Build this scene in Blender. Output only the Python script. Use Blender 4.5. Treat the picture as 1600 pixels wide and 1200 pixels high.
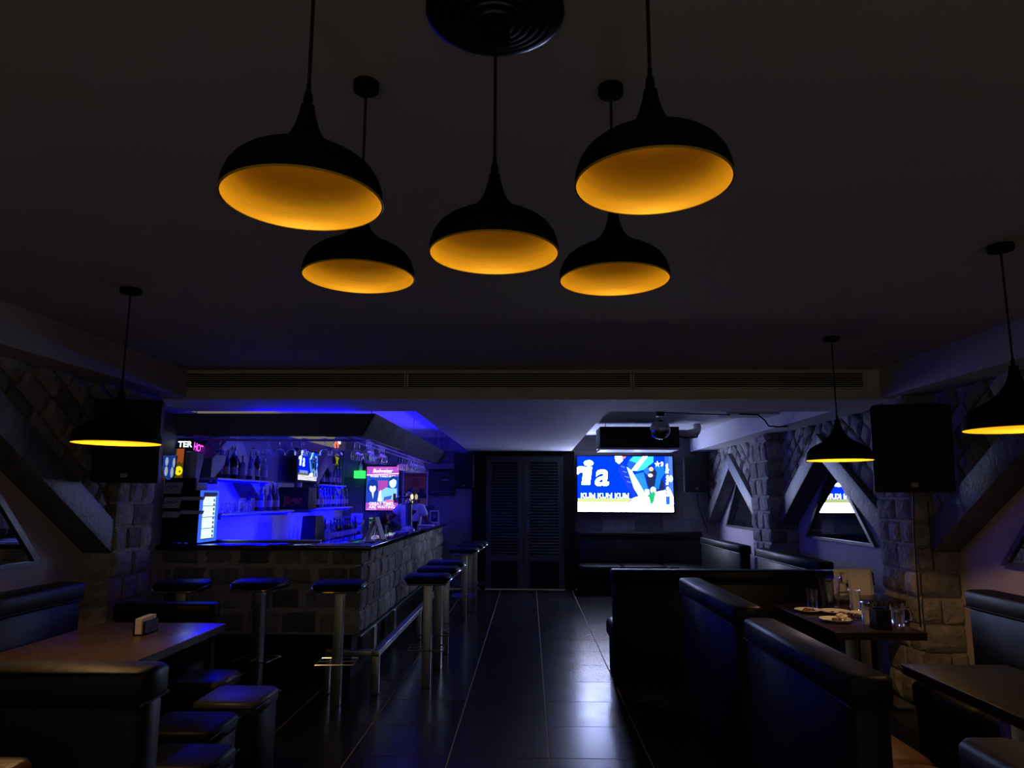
import bpy, bmesh, math, random
from mathutils import Vector, Matrix, Euler
R = math.radians
sc = bpy.context.scene
C = sc.collection
for o in list(bpy.data.objects):
    bpy.data.objects.remove(o)

# ------------------------------------------------------------------ camera
cam_d = bpy.data.cameras.new('camera'); cam = bpy.data.objects.new('camera', cam_d); C.objects.link(cam)
cam_d.sensor_width = 36.0; cam_d.lens = 36.0 * 1110 / 1600; cam_d.clip_start = .02; cam_d.clip_end = 200
yaw, pitch, roll = math.atan(28 / 1110 * math.cos(R(9.1))), R(9.1), R(.2)
fw = Vector((-math.sin(yaw) * math.cos(pitch), math.cos(yaw) * math.cos(pitch), math.sin(pitch)))
q = fw.to_track_quat('-Z', 'Y')
cam.matrix_world = Matrix.Translation((0, 0, 1.535)) @ q.to_matrix().to_4x4() @ Matrix.Rotation(roll, 4, 'Z')
sc.camera = cam

# ------------------------------------------------------------------ world, exposure
w = bpy.data.worlds.new('dim_hall'); sc.world = w; w.use_nodes = True
bg = w.node_tree.nodes['Background']
bg.inputs[0].default_value = (1.0, .86, .66, 1); bg.inputs[1].default_value = .17
sc.view_settings.view_transform = 'Standard'; sc.view_settings.look = 'None'
sc.view_settings.exposure = 0; sc.view_settings.gamma = 1; sc.view_settings.use_curve_mapping = False

TV_GAIN = 6.0; LED_GAIN = 7.0; P_SIDE = 10.0; P_CLUSTER = 1.75

# ------------------------------------------------------------------ helpers
def lin(c):
    return tuple(((v / 255) / 12.92 if v / 255 <= .04045 else ((v / 255 + .055) / 1.055) ** 2.4) for v in c[:3])

def mat(name, col, rough=.6, metal=0, noise=0, nscale=8, bump=0, bscale=30, rand=0, spec=.5, trans=0, ior=1.45, emis=None, es=0, coat=0, stretch=None, rvar=0):
    m = bpy.data.materials.new(name); m.use_nodes = True
    nt = m.node_tree; b = nt.nodes['Principled BSDF']
    b.inputs['Base Color'].default_value = (*col, 1); b.inputs['Roughness'].default_value = rough
    b.inputs['Metallic'].default_value = metal; b.inputs['Specular IOR Level'].default_value = spec
    b.inputs['Transmission Weight'].default_value = trans; b.inputs['IOR'].default_value = ior
    b.inputs['Coat Weight'].default_value = coat
    if emis:
        b.inputs['Emission Color'].default_value = (*emis, 1); b.inputs['Emission Strength'].default_value = es
    if noise or bump or rand or rvar:
        geo = nt.nodes.new('ShaderNodeNewGeometry'); vec = geo.outputs['Position']
        if stretch:
            mp = nt.nodes.new('ShaderNodeMapping'); mp.inputs['Scale'].default_value = stretch
            nt.links.new(vec, mp.inputs['Vector']); vec = mp.outputs['Vector']
    val = None
    if noise:
        n = nt.nodes.new('ShaderNodeTexNoise'); n.inputs['Scale'].default_value = nscale; n.inputs['Detail'].default_value = 5
        nt.links.new(vec, n.inputs['Vector'])
        mr = nt.nodes.new('ShaderNodeMapRange'); mr.inputs[1].default_value = .3; mr.inputs[2].default_value = .7
        mr.inputs[3].default_value = 1 - noise; mr.inputs[4].default_value = 1 + noise
        nt.links.new(n.outputs['Fac'], mr.inputs[0]); val = mr.outputs[0]
    if rand:
        oi = nt.nodes.new('ShaderNodeObjectInfo'); mr = nt.nodes.new('ShaderNodeMapRange')
        mr.inputs[3].default_value = 1 - rand; mr.inputs[4].default_value = 1 + rand
        nt.links.new(oi.outputs['Random'], mr.inputs[0])
        if val:
            mu = nt.nodes.new('ShaderNodeMath'); mu.operation = 'MULTIPLY'
            nt.links.new(val, mu.inputs[0]); nt.links.new(mr.outputs[0], mu.inputs[1]); val = mu.outputs[0]
        else: val = mr.outputs[0]
    if val:
        vm = nt.nodes.new('ShaderNodeVectorMath'); vm.operation = 'SCALE'; vm.inputs[0].default_value = col
        nt.links.new(val, vm.inputs['Scale']); nt.links.new(vm.outputs[0], b.inputs['Base Color'])
    if rvar:
        n = nt.nodes.new('ShaderNodeTexNoise'); n.inputs['Scale'].default_value = 3; n.inputs['Detail'].default_value = 6
        nt.links.new(vec, n.inputs['Vector']); mr = nt.nodes.new('ShaderNodeMapRange')
        mr.inputs[1].default_value = .3; mr.inputs[2].default_value = .7
        mr.inputs[3].default_value = max(.03, rough - rvar); mr.inputs[4].default_value = rough + rvar
        nt.links.new(n.outputs['Fac'], mr.inputs[0]); nt.links.new(mr.outputs[0], b.inputs['Roughness'])
    if bump:
        n = nt.nodes.new('ShaderNodeTexNoise'); n.inputs['Scale'].default_value = bscale; n.inputs['Detail'].default_value = 6
        nt.links.new(vec, n.inputs['Vector'])
        bp = nt.nodes.new('ShaderNodeBump'); bp.inputs['Strength'].default_value = bump; bp.inputs['Distance'].default_value = .02
        nt.links.new(n.outputs['Fac'], bp.inputs['Height']); nt.links.new(bp.outputs[0], b.inputs['Normal'])
    return m

def emit_mat(name, col, s, sample=True):
    m = bpy.data.materials.new(name); m.use_nodes = True; nt = m.node_tree
    nt.nodes.remove(nt.nodes['Principled BSDF'])
    e = nt.nodes.new('ShaderNodeEmission'); e.inputs[0].default_value = (*col, 1); e.inputs[1].default_value = s
    nt.links.new(e.outputs[0], nt.nodes['Material Output'].inputs[0])
    if not sample: m.cycles.emission_sampling = 'NONE'
    return m

def print_mat(name, lit, gain=1.0):
    m = bpy.data.materials.new(name); m.use_nodes = True; nt = m.node_tree; b = nt.nodes['Principled BSDF']
    a = nt.nodes.new('ShaderNodeAttribute'); a.attribute_name = 'ink'
    if lit:
        nt.nodes.remove(b); e = nt.nodes.new('ShaderNodeEmission'); e.inputs[1].default_value = gain
        nt.links.new(a.outputs['Color'], e.inputs[0]); nt.links.new(e.outputs[0], nt.nodes['Material Output'].inputs[0])
    else:
        nt.links.new(a.outputs['Color'], b.inputs['Base Color']); b.inputs['Roughness'].default_value = .45
    return m

M = dict(
    tile=mat('floor_tile', (.02, .019, .021), .24, noise=.2, nscale=9, bump=.025, bscale=5, rand=.15, spec=.13, rvar=.025),
    grout=mat('grout', (.34, .28, .20), .8, noise=.2),
    ceil_lit=mat('ceiling_paint_lit', (.72, .70, .72), .75, noise=.03, nscale=3, bump=.03, bscale=60),  # same ceiling paint, lightened so the lower part looks more lit
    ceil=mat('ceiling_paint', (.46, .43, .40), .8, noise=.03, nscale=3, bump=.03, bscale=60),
    fascia=mat('fascia_paint', (.60, .56, .47), .75, noise=.05, nscale=4),
    niche=mat('niche_paint', (.62, .54, .60), .8, noise=.06, nscale=3, bump=.03, bscale=40),
    mortar=mat('mortar', (.42, .39, .34), .9, noise=.2, nscale=20, bump=.2, bscale=40),
    stone=mat('rough_stone', (.34, .31, .285), .85, noise=.3, nscale=14, bump=.75, bscale=26, rand=.4),
    gstone=mat('flat_stone', (.30, .285, .27), .85, noise=.3, nscale=9, bump=.5, bscale=18, rand=.4),
    barmortar=mat('bar_joint', (.58, .55, .48), .9, noise=.15, nscale=20),
    barstone=mat('bar_stone', (.33, .32, .28), .8, noise=.3, nscale=10, bump=.45, bscale=40, rand=.55),
    block=mat('painted_block', (.22, .20, .20), .75, noise=.12, nscale=6, rand=.0),
    block2=mat('painted_block_dark', (.10, .095, .115), .75, noise=.12, nscale=6),
    block3=mat('painted_block_mid', (.16, .15, .155), .75, noise=.12, nscale=6),
    beam=mat('dark_timber', (.13, .13, .135), .45, noise=.4, nscale=12, bump=.3, bscale=40, spec=.6),
    black=mat('matt_black', (.004, .004, .004), .7, spec=.25),
    lampblack=mat('lamp_black', (.0025, .0022, .002), .75, spec=.12),
    blackgloss=mat('gloss_black', (.10, .105, .125), .35, spec=.6, rvar=.06),
    granite=mat('black_granite', (.012, .012, .014), .08, spec=.7),
    plastic=mat('black_plastic', (.008, .008, .008), .5, spec=.4),
    grille=mat('speaker_grille', (.006, .006, .006), .75, bump=.3, bscale=400),
    leather=mat('black_leather', (.0045, .0048, .006), .5, spec=.24, bump=.12, bscale=22, rvar=.06),
    leatherseat=mat('leatherette_grey', (.055, .06, .07), .42, spec=.5, bump=.08, bscale=30),
    brownleather=mat('brown_leather', (.16, .07, .025), .38, spec=.5, bump=.15, bscale=18),
    chrome=mat('chrome', (.62, .63, .62), .16, 1, noise=.05),
    steel=mat('brushed_steel', (.42, .44, .42), .36, 1, noise=.15, nscale=6, bump=.04, bscale=120, stretch=(1, 1, .08)),
    wood=mat('speckled_laminate', (.15, .097, .055), .3, noise=.4, nscale=160, spec=.5, rvar=.06),
    woodedge=mat('table_edge', (.10, .06, .05), .35),
    dulltop=mat('dull_table', (.02, .014, .012), .45, noise=.3, nscale=30, spec=.4),
    darkwood=mat('dark_table', (.035, .018, .012), .18, noise=.3, nscale=20, spec=.6),
    gold=mat('gold_lining', (.74, .50, .02), .5, .25, noise=.12, nscale=5, bump=.05, bscale=90, stretch=(1, 1, 9)),
    cord=mat('cord', (.003, .003, .003), .6),
    glass=mat('clear_glass', (.95, .96, 1), .02, trans=1, ior=1.45),
    smoke=mat('dark_bottle_glass', (.012, .014, .02), .07, spec=.7),
    bluebottle=mat('bottle_blue', (.05, .07, .16), .08, spec=.7),
    clearbottle=mat('bottle_clear', (.42, .45, .55), .06, spec=.7, trans=.5),
    label=mat('paper_label', (.45, .43, .40), .6),
    cap=mat('bottle_cap', (.3, .3, .32), .3, .8),
    mirror=mat('mirror_glass', (.62, .64, .68), .015, 1),
    frame=mat('mirror_frame', (.13, .13, .14), .4, .3, noise=.3, nscale=20),
    white=mat('white_plastic', (.6, .6, .6), .45),
    paper=mat('white_paper', (.72, .70, .66), .7),
    plate=mat('white_china', (.88, .84, .76), .25, spec=.5),
    food=mat('food_scraps', (.16, .075, .02), .6, noise=.5, nscale=60),
    napkin=mat('tissue', (.75, .70, .62), .85, noise=.08, nscale=30),
    cloth=mat('white_shirt', (.68, .68, .72), .85, bump=.15, bscale=30),
    dark_cloth=mat('dark_cloth', (.03, .03, .045), .85, bump=.1, bscale=40),
    skin=mat('skin', (.11, .055, .035), .5), hair=mat('hair', (.006, .005, .005), .55),
    eye=mat('eye', (.5, .48, .46), .2),
    greymetal=mat('grey_metal', (.2, .2, .21), .45, .6),
    door=mat('door_paint', (.045, .05, .055), .42, noise=.1, nscale=6),
    barwall=mat('bar_wall', (.35, .33, .38), .7, noise=.08),
    barshade=mat('bar_upper_shade', (.10, .10, .15), .6, noise=.15, nscale=5),  # dark tone standing in for shade on the upper bar wall
    shelf=mat('shelf_board', (.35, .36, .42), .4),
    led=emit_mat('blue_led', (0, 0, 1.0), 18 * LED_GAIN),
    led2=emit_mat('blue_led_recess', (.003, .0006, 1.0), 17 * LED_GAIN),
    bulb=emit_mat('bulb_glow', (1, .5, .14), 4, False),
    cool=emit_mat('cooler_light', (.55, .82, .95), 1.6),
    coolframe=emit_mat('cooler_edge', (.03, .10, .9), 1.6),
    tv=print_mat('tv_picture', True, TV_GAIN), sign=print_mat('lit_sign', True, 1.0), ink=print_mat('printed_ink', False),
    acunder=mat('ac_underside', (.6, .6, .62), .5),
    duct=mat('duct_wrap', (.35, .35, .36), .6),
    ball=mat('mirror_tiles', (.55, .55, .6), .06, 1),
    roseblack=mat('rose_gloss', (.006, .004, .003), .2, spec=.6),
)
WO = {}   # world origin of every parent, by object name

class MB:
    def __init__(s): s.v = []; s.f = []; s.c = []
    def add(s, vs, fs, col=None):
        n = len(s.v); s.v += [tuple(p) for p in vs]; s.f += [tuple(i + n for i in f) for f in fs]; s.c += [col] * len(fs); return s
    def box(s, x0, x1, y0, y1, z0, z1):
        return s.hexa([(x0, y0, z0), (x1, y0, z0), (x1, y1, z0), (x0, y1, z0), (x0, y0, z1), (x1, y0, z1), (x1, y1, z1), (x0, y1, z1)])
    def hexa(s, p):
        return s.add(p, [(3, 2, 1, 0), (4, 5, 6, 7), (0, 1, 5, 4), (1, 2, 6, 5), (2, 3, 7, 6), (3, 0, 4, 7)])
    def prism(s, pts, off):
        n = len(pts); o = Vector(off); a = [Vector(p) for p in pts]
        nrm = Vector((0, 0, 0))
        for i in range(n): nrm += a[i].cross(a[(i + 1) % n])
        if nrm.dot(o) > 0: a.reverse()
        return s.add(a + [p + o for p in a], [tuple(range(n)), tuple(range(2 * n - 1, n - 1, -1))] + [((i + 1) % n, i, i + n, (i + 1) % n + n) for i in range(n)])
    def lathe(s, prof, n=24, c=(0, 0, 0), cap0=True, cap1=True):
        vs = []; fs = []; k = len(prof)
        for r, z in prof:
            for i in range(n):
                a = 2 * math.pi * i / n; vs.append((c[0] + r * math.cos(a), c[1] + r * math.sin(a), c[2] + z))
        for j in range(k - 1):
            for i in range(n):
                fs.append((j * n + i, j * n + (i + 1) % n, (j + 1) * n + (i + 1) % n, (j + 1) * n + i))
        if cap0: fs.append(tuple(range(n - 1, -1, -1)))
        if cap1: fs.append(tuple((k - 1) * n + i for i in range(n)))
        return s.add(vs, fs)
    def cyl(s, x, y, z0, z1, r, n=16): return s.lathe([(r, z0), (r, z1)], n, (x, y, 0))
    def tube(s, pts, r, n=8, closed=False):
        pts = [Vector(p) for p in pts]; vs = []; k = len(pts); up = None
        for i, p in enumerate(pts):
            if closed: t = pts[(i + 1) % k] - pts[i - 1]
            else: t = pts[min(i + 1, k - 1)] - pts[max(i - 1, 0)]
            t.normalize()
            if up is None: up = Vector((0, 0, 1)) if abs(t.z) < .9 else Vector((1, 0, 0))
            a = t.cross(up).normalized(); b = a.cross(t).normalized(); up = b
            for j in range(n):
                an = 2 * math.pi * j / n; vs.append(p + (a * math.cos(an) + b * math.sin(an)) * r)
        fs = []
        for i in range(k if closed else k - 1):
            for j in range(n):
                i2 = (i + 1) % k; fs.append((i * n + j, i2 * n + j, i2 * n + (j + 1) % n, i * n + (j + 1) % n))
        if not closed: fs += [tuple(range(n)), tuple((k - 1) * n + j for j in range(n - 1, -1, -1))]
        return s.add(vs, fs)
    def ball(s, c, rx, ry=None, rz=None, n=14, k=9):
        ry = ry or rx; rz = rz or rx; vs = [(c[0], c[1], c[2] - rz)]; fs = []
        for j in range(1, k):
            t = -math.pi / 2 + math.pi * j / k
            for i in range(n):
                a = 2 * math.pi * i / n; vs.append((c[0] + rx * math.cos(t) * math.cos(a), c[1] + ry * math.cos(t) * math.sin(a), c[2] + rz * math.sin(t)))
        vs.append((c[0], c[1], c[2] + rz)); L = len(vs) - 1
        for i in range(n): fs.append((0, 1 + (i + 1) % n, 1 + i)); fs.append((L, L - n + i, L - n + (i + 1) % n))
        for j in range(k - 2):
            for i in range(n): fs.append((1 + j * n + i, 1 + j * n + (i + 1) % n, 1 + (j + 1) * n + (i + 1) % n, 1 + (j + 1) * n + i))
        return s.add(vs, fs)
    def rbox(s, x0, x1, y0, y1, z0, z1, r=.04):          # box with chamfered vertical corners and soft top
        def ring(d, z):
            a, b, c_, e = x0 + d, x1 - d, y0 + d, y1 - d; q_ = max(r - d * .3, .004)
            return [(a + q_, c_, z), (b - q_, c_, z), (b, c_ + q_, z), (b, e - q_, z), (b - q_, e, z), (a + q_, e, z), (a, e - q_, z), (a, c_ + q_, z)]
        rs = [ring(.006, z0), ring(0, z0 + .01), ring(0, z1 - r * .6), ring(r * .25, z1 - r * .2), ring(r * .7, z1)]
        vs = [p for q_ in rs for p in q_]; fs = [tuple(range(7, -1, -1)), tuple(range(32, 40))]
        for j in range(4):
            for i in range(8): fs.append((j * 8 + i, j * 8 + (i + 1) % 8, j * 8 + 8 + (i + 1) % 8, j * 8 + 8 + i))
        return s.add(vs, fs)
    def xf(s, mtx):
        s.v = [tuple(mtx @ Vector(p)) for p in s.v]; return s
    def mesh(s, name, origin, smooth=False):
        me = bpy.data.meshes.new(name); o = Vector(origin)
        me.from_pydata([tuple(Vector(p) - o) for p in s.v], [], s.f); me.update()
        if any(c is not None for c in s.c):
            at = me.color_attributes.new('ink', 'FLOAT_COLOR', 'CORNER'); k = 0
            for pl, c in zip(me.polygons, s.c):
                c = c or (0, 0, 0)
                for li in pl.loop_indices: at.data[li].color = (*c, 1)
        if smooth:
            for pl in me.polygons: pl.use_smooth = True
        return me
    def build(s, name, m, parent=None, smooth=False, bevel=0, origin=None, sharp=True):
        if origin is None:
            xs, ys, zs = zip(*s.v); origin = ((min(xs) + max(xs)) / 2, (min(ys) + max(ys)) / 2, min(zs))
        me = s.mesh(name, origin, smooth); me.materials.append(M[m] if isinstance(m, str) else m)
        o = bpy.data.objects.new(name, me); C.objects.link(o)
        if parent: o.parent = parent; o.location = Vector(origin) - WO[parent.name]
        else: o.location = origin
        WO[o.name] = Vector(origin)
        if smooth and sharp:
            me.set_sharp_from_angle(angle=R(40))
        if bevel:
            b = o.modifiers.new('soft', 'BEVEL'); b.width = bevel; b.segments = 3; b.limit_method = 'ANGLE'
            for pl in me.polygons: pl.use_smooth = True
        return o

def tag(o, label=None, cat=None, group=None, kind=None):
    if label: o['label'] = label
    if cat: o['category'] = cat
    if group: o['group'] = group
    if kind: o['kind'] = kind
    return o
def thing(name, label, cat, loc=(0, 0, 0), group=None):
    o = bpy.data.objects.new(name, None); C.objects.link(o); o.location = loc; o.empty_display_size = .1
    WO[o.name] = Vector(loc); return tag(o, label, cat, group)
def dup(o, parent=None, loc=None, rz=None, label=None, group=None, scale=None):
    c = o.copy(); C.objects.link(c)
    if parent: c.parent = parent
    if loc is not None: c.location = loc
    if rz is not None: c.rotation_euler = (0, 0, rz)
    if scale: c.scale = (scale,) * 3
    WO[c.name] = Vector(c.location)
    for ch in list(o.children): dup(ch, c)
    if label: c['label'] = label
    if group: c['group'] = group
    return c
def linkcopy(me, name, parent, wloc, rot=(0, 0, 0), scale=(1, 1, 1)):
    o = bpy.data.objects.new(name, me); C.objects.link(o); o.parent = parent
    o.location = Vector(wloc) - WO[parent.name]; o.rotation_euler = rot; o.scale = scale; return o

def text_geo(s, size=1.0, bold=0.0, shear=0.0, align='CENTER', space=1.0):
    cu = bpy.data.curves.new('t', 'FONT'); cu.body = s; cu.size = size; cu.offset = bold; cu.shear = shear
    cu.align_x = align; cu.align_y = 'CENTER'; cu.space_character = space; cu.resolution_u = 3; cu.fill_mode = 'FRONT'
    ob = bpy.data.objects.new('t', cu); C.objects.link(ob)
    dg = bpy.context.evaluated_depsgraph_get(); ev = ob.evaluated_get(dg); me = ev.to_mesh()
    vs = [tuple(v.co) for v in me.vertices]; fs = [tuple(p.vertices) for p in me.polygons]
    ev.to_mesh_clear(); bpy.data.objects.remove(ob); bpy.data.curves.remove(cu)
    return vs, fs

class Pic:
    """flat print: stacked coloured polygons in a (u, v) rectangle of width W and height H, v up"""
    def __init__(s, W, H, lit=False, boost=1.6, wboost=4.5):
        s.W, s.H, s.lit, s.b, s.wb = W, H, lit, boost, wboost; s.mb = MB(); s.k = 0; s.tint = (1, 1, 1)
    def col(s, c):
        l = lin(c)
        if s.lit: g = s.b + s.wb * min(l); l = tuple(v * g * k for v, k in zip(l, s.tint))
        return l
    def poly(s, pts, c):
        s.k += 1; z = s.k * .00025
        bm = [(u * s.W, v * s.H, z) for u, v in pts]
        a = sum(bm[i][0] * bm[(i + 1) % len(bm)][1] - bm[(i + 1) % len(bm)][0] * bm[i][1] for i in range(len(bm)))
        if a < 0: bm.reverse()
        s.mb.add(bm, [tuple(range(len(bm)))], s.col(c)); return s
    def rect(s, u0, v0, u1, v1, c): return s.poly([(u0, v0), (u1, v0), (u1, v1), (u0, v1)], c)
    def ell(s, u, v, ru, rv, c, n=18): return s.poly([(u + ru * math.cos(2 * math.pi * i / n), v + rv * math.sin(2 * math.pi * i / n)) for i in range(n)], c)
    def text(s, t, u, v, size, c, bold=0, shear=0, rot=0, maxw=None, sy=1.0):
        s.k += 1; vs, fs = text_geo(t, size * s.H, bold * size * s.H, shear)
        if not vs: return s
        xs = [p[0] for p in vs]; wdt = max(xs) - min(xs); cx = (max(xs) + min(xs)) / 2; f = 1
        if maxw and wdt > maxw * s.W: f = maxw * s.W / wdt
        cs, sn = math.cos(rot), math.sin(rot); out = []
        for p in vs:
            x, y = (p[0] - cx) * f, p[1] * sy
            out.append((u * s.W + x * cs - y * sn, v * s.H + x * sn + y * cs, s.k * .00025))
        s.mb.add(out, fs, s.col(c)); return s
    def place(s, name, m, parent, origin, right, up):
        """origin = lower left corner in the world"""
        r_, u_ = Vector(right).normalized(), Vector(up).normalized(); n_ = r_.cross(u_)
        mt = Matrix((r_, u_, n_)).transposed().to_4x4(); mt.translation = Vector(origin)
        s.mb.xf(mt); return s.mb.build(name, m, parent)

rng = random.Random(7)
def stone_mesh(name, seed, m, rough=.22):
    """unit rough block: x,y in -.5..+.5, base z=0, proud face near z=1; few triangles"""
    r = random.Random(seed); vs = []; fs = []
    o8 = [(-.5, -.42), (-.42, -.5), (.42, -.5), (.5, -.42), (.5, .42), (.42, .5), (-.42, .5), (-.5, .42)]
    j = lambda a: r.uniform(-a, a)
    o8 = [(x + j(.02), y + j(.03)) for x, y in o8]
    vs += [(x, y, 0) for x, y in o8]; vs += [(x * .98, y * .97, .55 + j(.12)) for x, y in o8]
    vs += [(x * .76 + j(.05), y * .72 + j(.05), .85 + j(rough)) for x, y in o8]
    vs += [(-.15 + j(.1), j(.1), 1 + j(rough)), (.15 + j(.1), j(.1), 1 + j(rough))]
    for k in (0, 1):
        for i in range(8): fs.append((k * 8 + i, k * 8 + (i + 1) % 8, k * 8 + 8 + (i + 1) % 8, k * 8 + 8 + i))
    a, b = 24, 25
    for x, y, z in ((23, 16, a), (16, 17, a), (18, 19, b), (19, 20, b), (20, 21, b), (22, 23, a)): fs.append((x, y, z))
    fs += [(17, 18, b), (17, b, a), (21, 22, a), (21, a, b)]
    me = bpy.data.meshes.new(name); me.from_pydata(vs, [], fs); me.update(); me.materials.append(M[m]); return me
STONES = [stone_mesh('stone', i, 'stone', .12) for i in range(6)]
GSTONES = [stone_mesh('stone', 20 + i, 'gstone', .15) for i in range(6)]
BSTONES = [stone_mesh('stone', 40 + i, 'barstone', .1) for i in range(6)]
# orientation matrices for faces: local x along the face, y up, z outwards
FACE_NX = Matrix(((0, 0, -1), (-1, 0, 0), (0, 1, 0))).to_euler()      # faces -X : x -> -Y, y -> Z
FACE_PX = Matrix(((0, 0, 1), (1, 0, 0), (0, 1, 0))).to_euler()        # faces +X : x -> +Y
FACE_NY = Matrix(((1, 0, 0), (0, 0, -1), (0, 1, 0))).to_euler()       # faces -Y : x -> +X

# ================================================================== STRUCTURE
Y0, YF = -1.0, 12.5
fl = MB().box(-3.45, 3.45, Y0, YF, -.06, -.0025).build('floor', 'grout'); tag(fl, 'dark grey square tiled floor with pale thin joints', kind='structure')
tile = MB().box(-.2955, .2955, -.2955, .2955, -.006, .0).mesh('tile', (0, 0, 0)); tile.materials.append(M['tile'])
for i in range(-5, 6):
    for j in range(23):
        x, y = .116 + .6 * i - .3, 4.547 - .6 * 9 + .6 * j - .3 + .6 * 0
        if y - .3 < Y0 - .3 or y > YF - .2 or abs(x) > 3.3: continue
        linkcopy(tile, 'tile', fl, (x, y, rng.uniform(-.0006, .0006)), (rng.uniform(-.0008, .0008), rng.uniform(-.0008, .0008), 0))

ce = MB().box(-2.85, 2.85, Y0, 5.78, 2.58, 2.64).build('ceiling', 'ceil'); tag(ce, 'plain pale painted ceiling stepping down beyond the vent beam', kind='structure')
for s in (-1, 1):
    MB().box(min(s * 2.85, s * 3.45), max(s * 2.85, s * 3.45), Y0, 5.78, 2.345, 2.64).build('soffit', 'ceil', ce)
MB().box(-3.45, 3.45, 5.78, 6.62, 2.345, 2.74).build('drop_beam', 'fascia', ce)
MB().box(-3.45, 3.45, 5.81, 6.62, 2.335, 2.345).build('lower_panel', 'ceil_lit', ce)
MB().box(-1.07, .72, 6.62, YF, 2.335, 2.68).build('lower_panel', 'ceil_lit', ce)
MB().box(2.80, 3.45, 6.62, YF, 2.335, 2.62).build('lower_panel', 'ceil_lit', ce)
MB().box(-3.45, -1.07, 6.62, YF, 2.68, 2.74).build('recess_panel', 'ceil_lit', ce)
MB().box(.72, 2.80, 6.62, YF, 2.61, 2.66).build('recess_panel', 'ceil_lit', ce)
MB().box(2.22, 2.80, 8.0, 8.35, 2.47, 2.61).build('boxing', 'ceil_lit', ce)

# far wall of painted blocks
wf = MB().box(-3.45, 3.45, YF, YF + .1, 0, 2.74).build('wall_far', 'mortar'); tag(wf, 'far wall of painted blocks in mixed greys', kind='structure')
for (xa, xb) in ((-3.25, -1.0), (.78, 3.2)):
    z = 0.; row = 0
    while z < 2.55:
        h = .235; x = xa - (.27 if row % 2 else 0)
        while x < xb - .02:
            wd = rng.choice((.36, .48, .55)); a, b = max(x, xa), min(x + wd, xb)
            if b - a > .06:
                mb = MB().box(a + .003, b - .003, YF - rng.uniform(.02, .026), YF + .01, z + .003, min(z + h, 2.6) - .003)
                mb.build('block', rng.choice(('block', 'block', 'block2', 'block3')), wf)
            x += wd
        z += h; row += 1

# side walls: niche wall, projecting pillars, gable stonework, A-frame beams
APEX_Z, SLOPE, HALF = 2.22, .62, 1.38
def side_wall(s, name, lab, pillars, apexes, px):
    xin = s * 3.25
    wl = MB().box(min(xin, s * 3.45), max(xin, s * 3.45), Y0, YF, 0, 2.345).build(name, 'niche'); tag(wl, lab, kind='structure')
    if s < 0: pass
    fx = FACE_NX if s > 0 else FACE_PX
    for (a, b) in pillars:
        MB().box(min(s * px, s * 3.26), max(s * px, s * 3.26), a + .02, b - .02, 0, 2.34).build('pillar_core', 'mortar', wl)
        z = 0.; row = 0
        while z < 2.30:
            h = min(rng.uniform(.15, .24), 2.335 - z)
            if h < .05: break
            # face towards the room
            n = 2 if row % 2 else 3; cuts = [a] + sorted(a + (b - a) * (i + rng.uniform(-.18, .18)) / n for i in range(1, n)) + [b]
            for i in range(n):
                d = rng.uniform(.035, .05); w_ = cuts[i + 1] - cuts[i]
                linkcopy(rng.choice(STONES), 'stone', wl, (s * (px + .015), (cuts[i] + cuts[i + 1]) / 2, z + h / 2), fx, (w_ - .012, h - .012, d))
            # face towards the camera
            W_ = 3.255 - px + .02; x0_ = px - .012; cut = W_ * rng.uniform(.35, .65)
            for (p_, q_) in ([(0, W_)] if row % 2 == 0 or px > 3 else [(0, cut), (cut, W_)]):
                linkcopy(rng.choice(STONES), 'stone', wl, (s * (x0_ + (p_ + q_) / 2), a + .03, z + h / 2), FACE_NY, (q_ - p_ - .008, h - .012, rng.uniform(.045, .06)))
            z += h; row += 1
    for yc in apexes:
        # mortar backing of the gable
        for sd in (-1, 1):
            bar_side = s < 0 and yc > 5; hf = HALF if not bar_side else (.52 if sd < 0 else .75)
            ye = yc + sd * (hf + .05)
            pts = [(s * 3.13, yc, 2.34), (s * 3.13, yc, APEX_Z - .04), (s * 3.13, ye, APEX_Z - .04 - SLOPE * (hf + .05)), (s * 3.13, ye, 2.34)]
            if not bar_side: MB().prism(pts, (s * .13, 0, 0)).build('gable_backing', 'mortar', wl)
            ang = math.atan(SLOPE); tu = Vector((0, sd * math.cos(ang), -math.sin(ang))); tn = Vector((0, sd * math.sin(ang), math.cos(ang)))
            # the beam
            L0 = (hf + .06) / math.cos(ang)
            top = Vector((0, yc, APEX_Z)); low = Vector((0, yc + sd * hf, APEX_Z - SLOPE * hf))
            wv = .235
            q_ = [top, low, low + Vector((0, 0, -wv)), top + Vector((0, 0, -wv))]
            MB().prism([(s * 3.04, p.y, p.z) for p in q_], (s * .215, 0, 0)).build('beam', 'beam', wl, bevel=.006)
            # stones laid along the slope
            if bar_side: continue
            base = Vector((s * 3.125, yc, APEX_Z)); v_ = .005; k = 0
            while v_ < .86:
                h = rng.uniform(.13, .2); u_ = -.5 - (.1 if k % 2 else 0)
                while u_ < L0 + .1:
                    wd = rng.uniform(.16, .3); c = base + tu * (u_ + wd / 2) + tn * (v_ + h / 2)
                    ok = min(yc, ye) + .0 < c.y < max(yc, ye) - .0 and c.z < 2.36 and (c.y - yc) * sd > .03
                    if ok:
                        xa_ = tu if s * sd < 0 else -tu
                        rot = Matrix((xa_, tn, Vector((-s, 0, 0)))).transposed()
                        if rot.determinant() < 0: rot = Matrix((-xa_, tn, Vector((-s, 0, 0)))).transposed()
                        linkcopy(rng.choice(GSTONES), 'stone', wl, c, rot.to_euler(), (wd - .014, h - .014, rng.uniform(.03, .055)))
                    u_ += wd
                v_ += h; k += 1
    return wl
PIL_R = [(2.2, 2.75), (5.6, 6.13), (8.85, 9.55), (12.2, 12.49)]
APX_R = [4.22, 7.62, 11.02]
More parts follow.
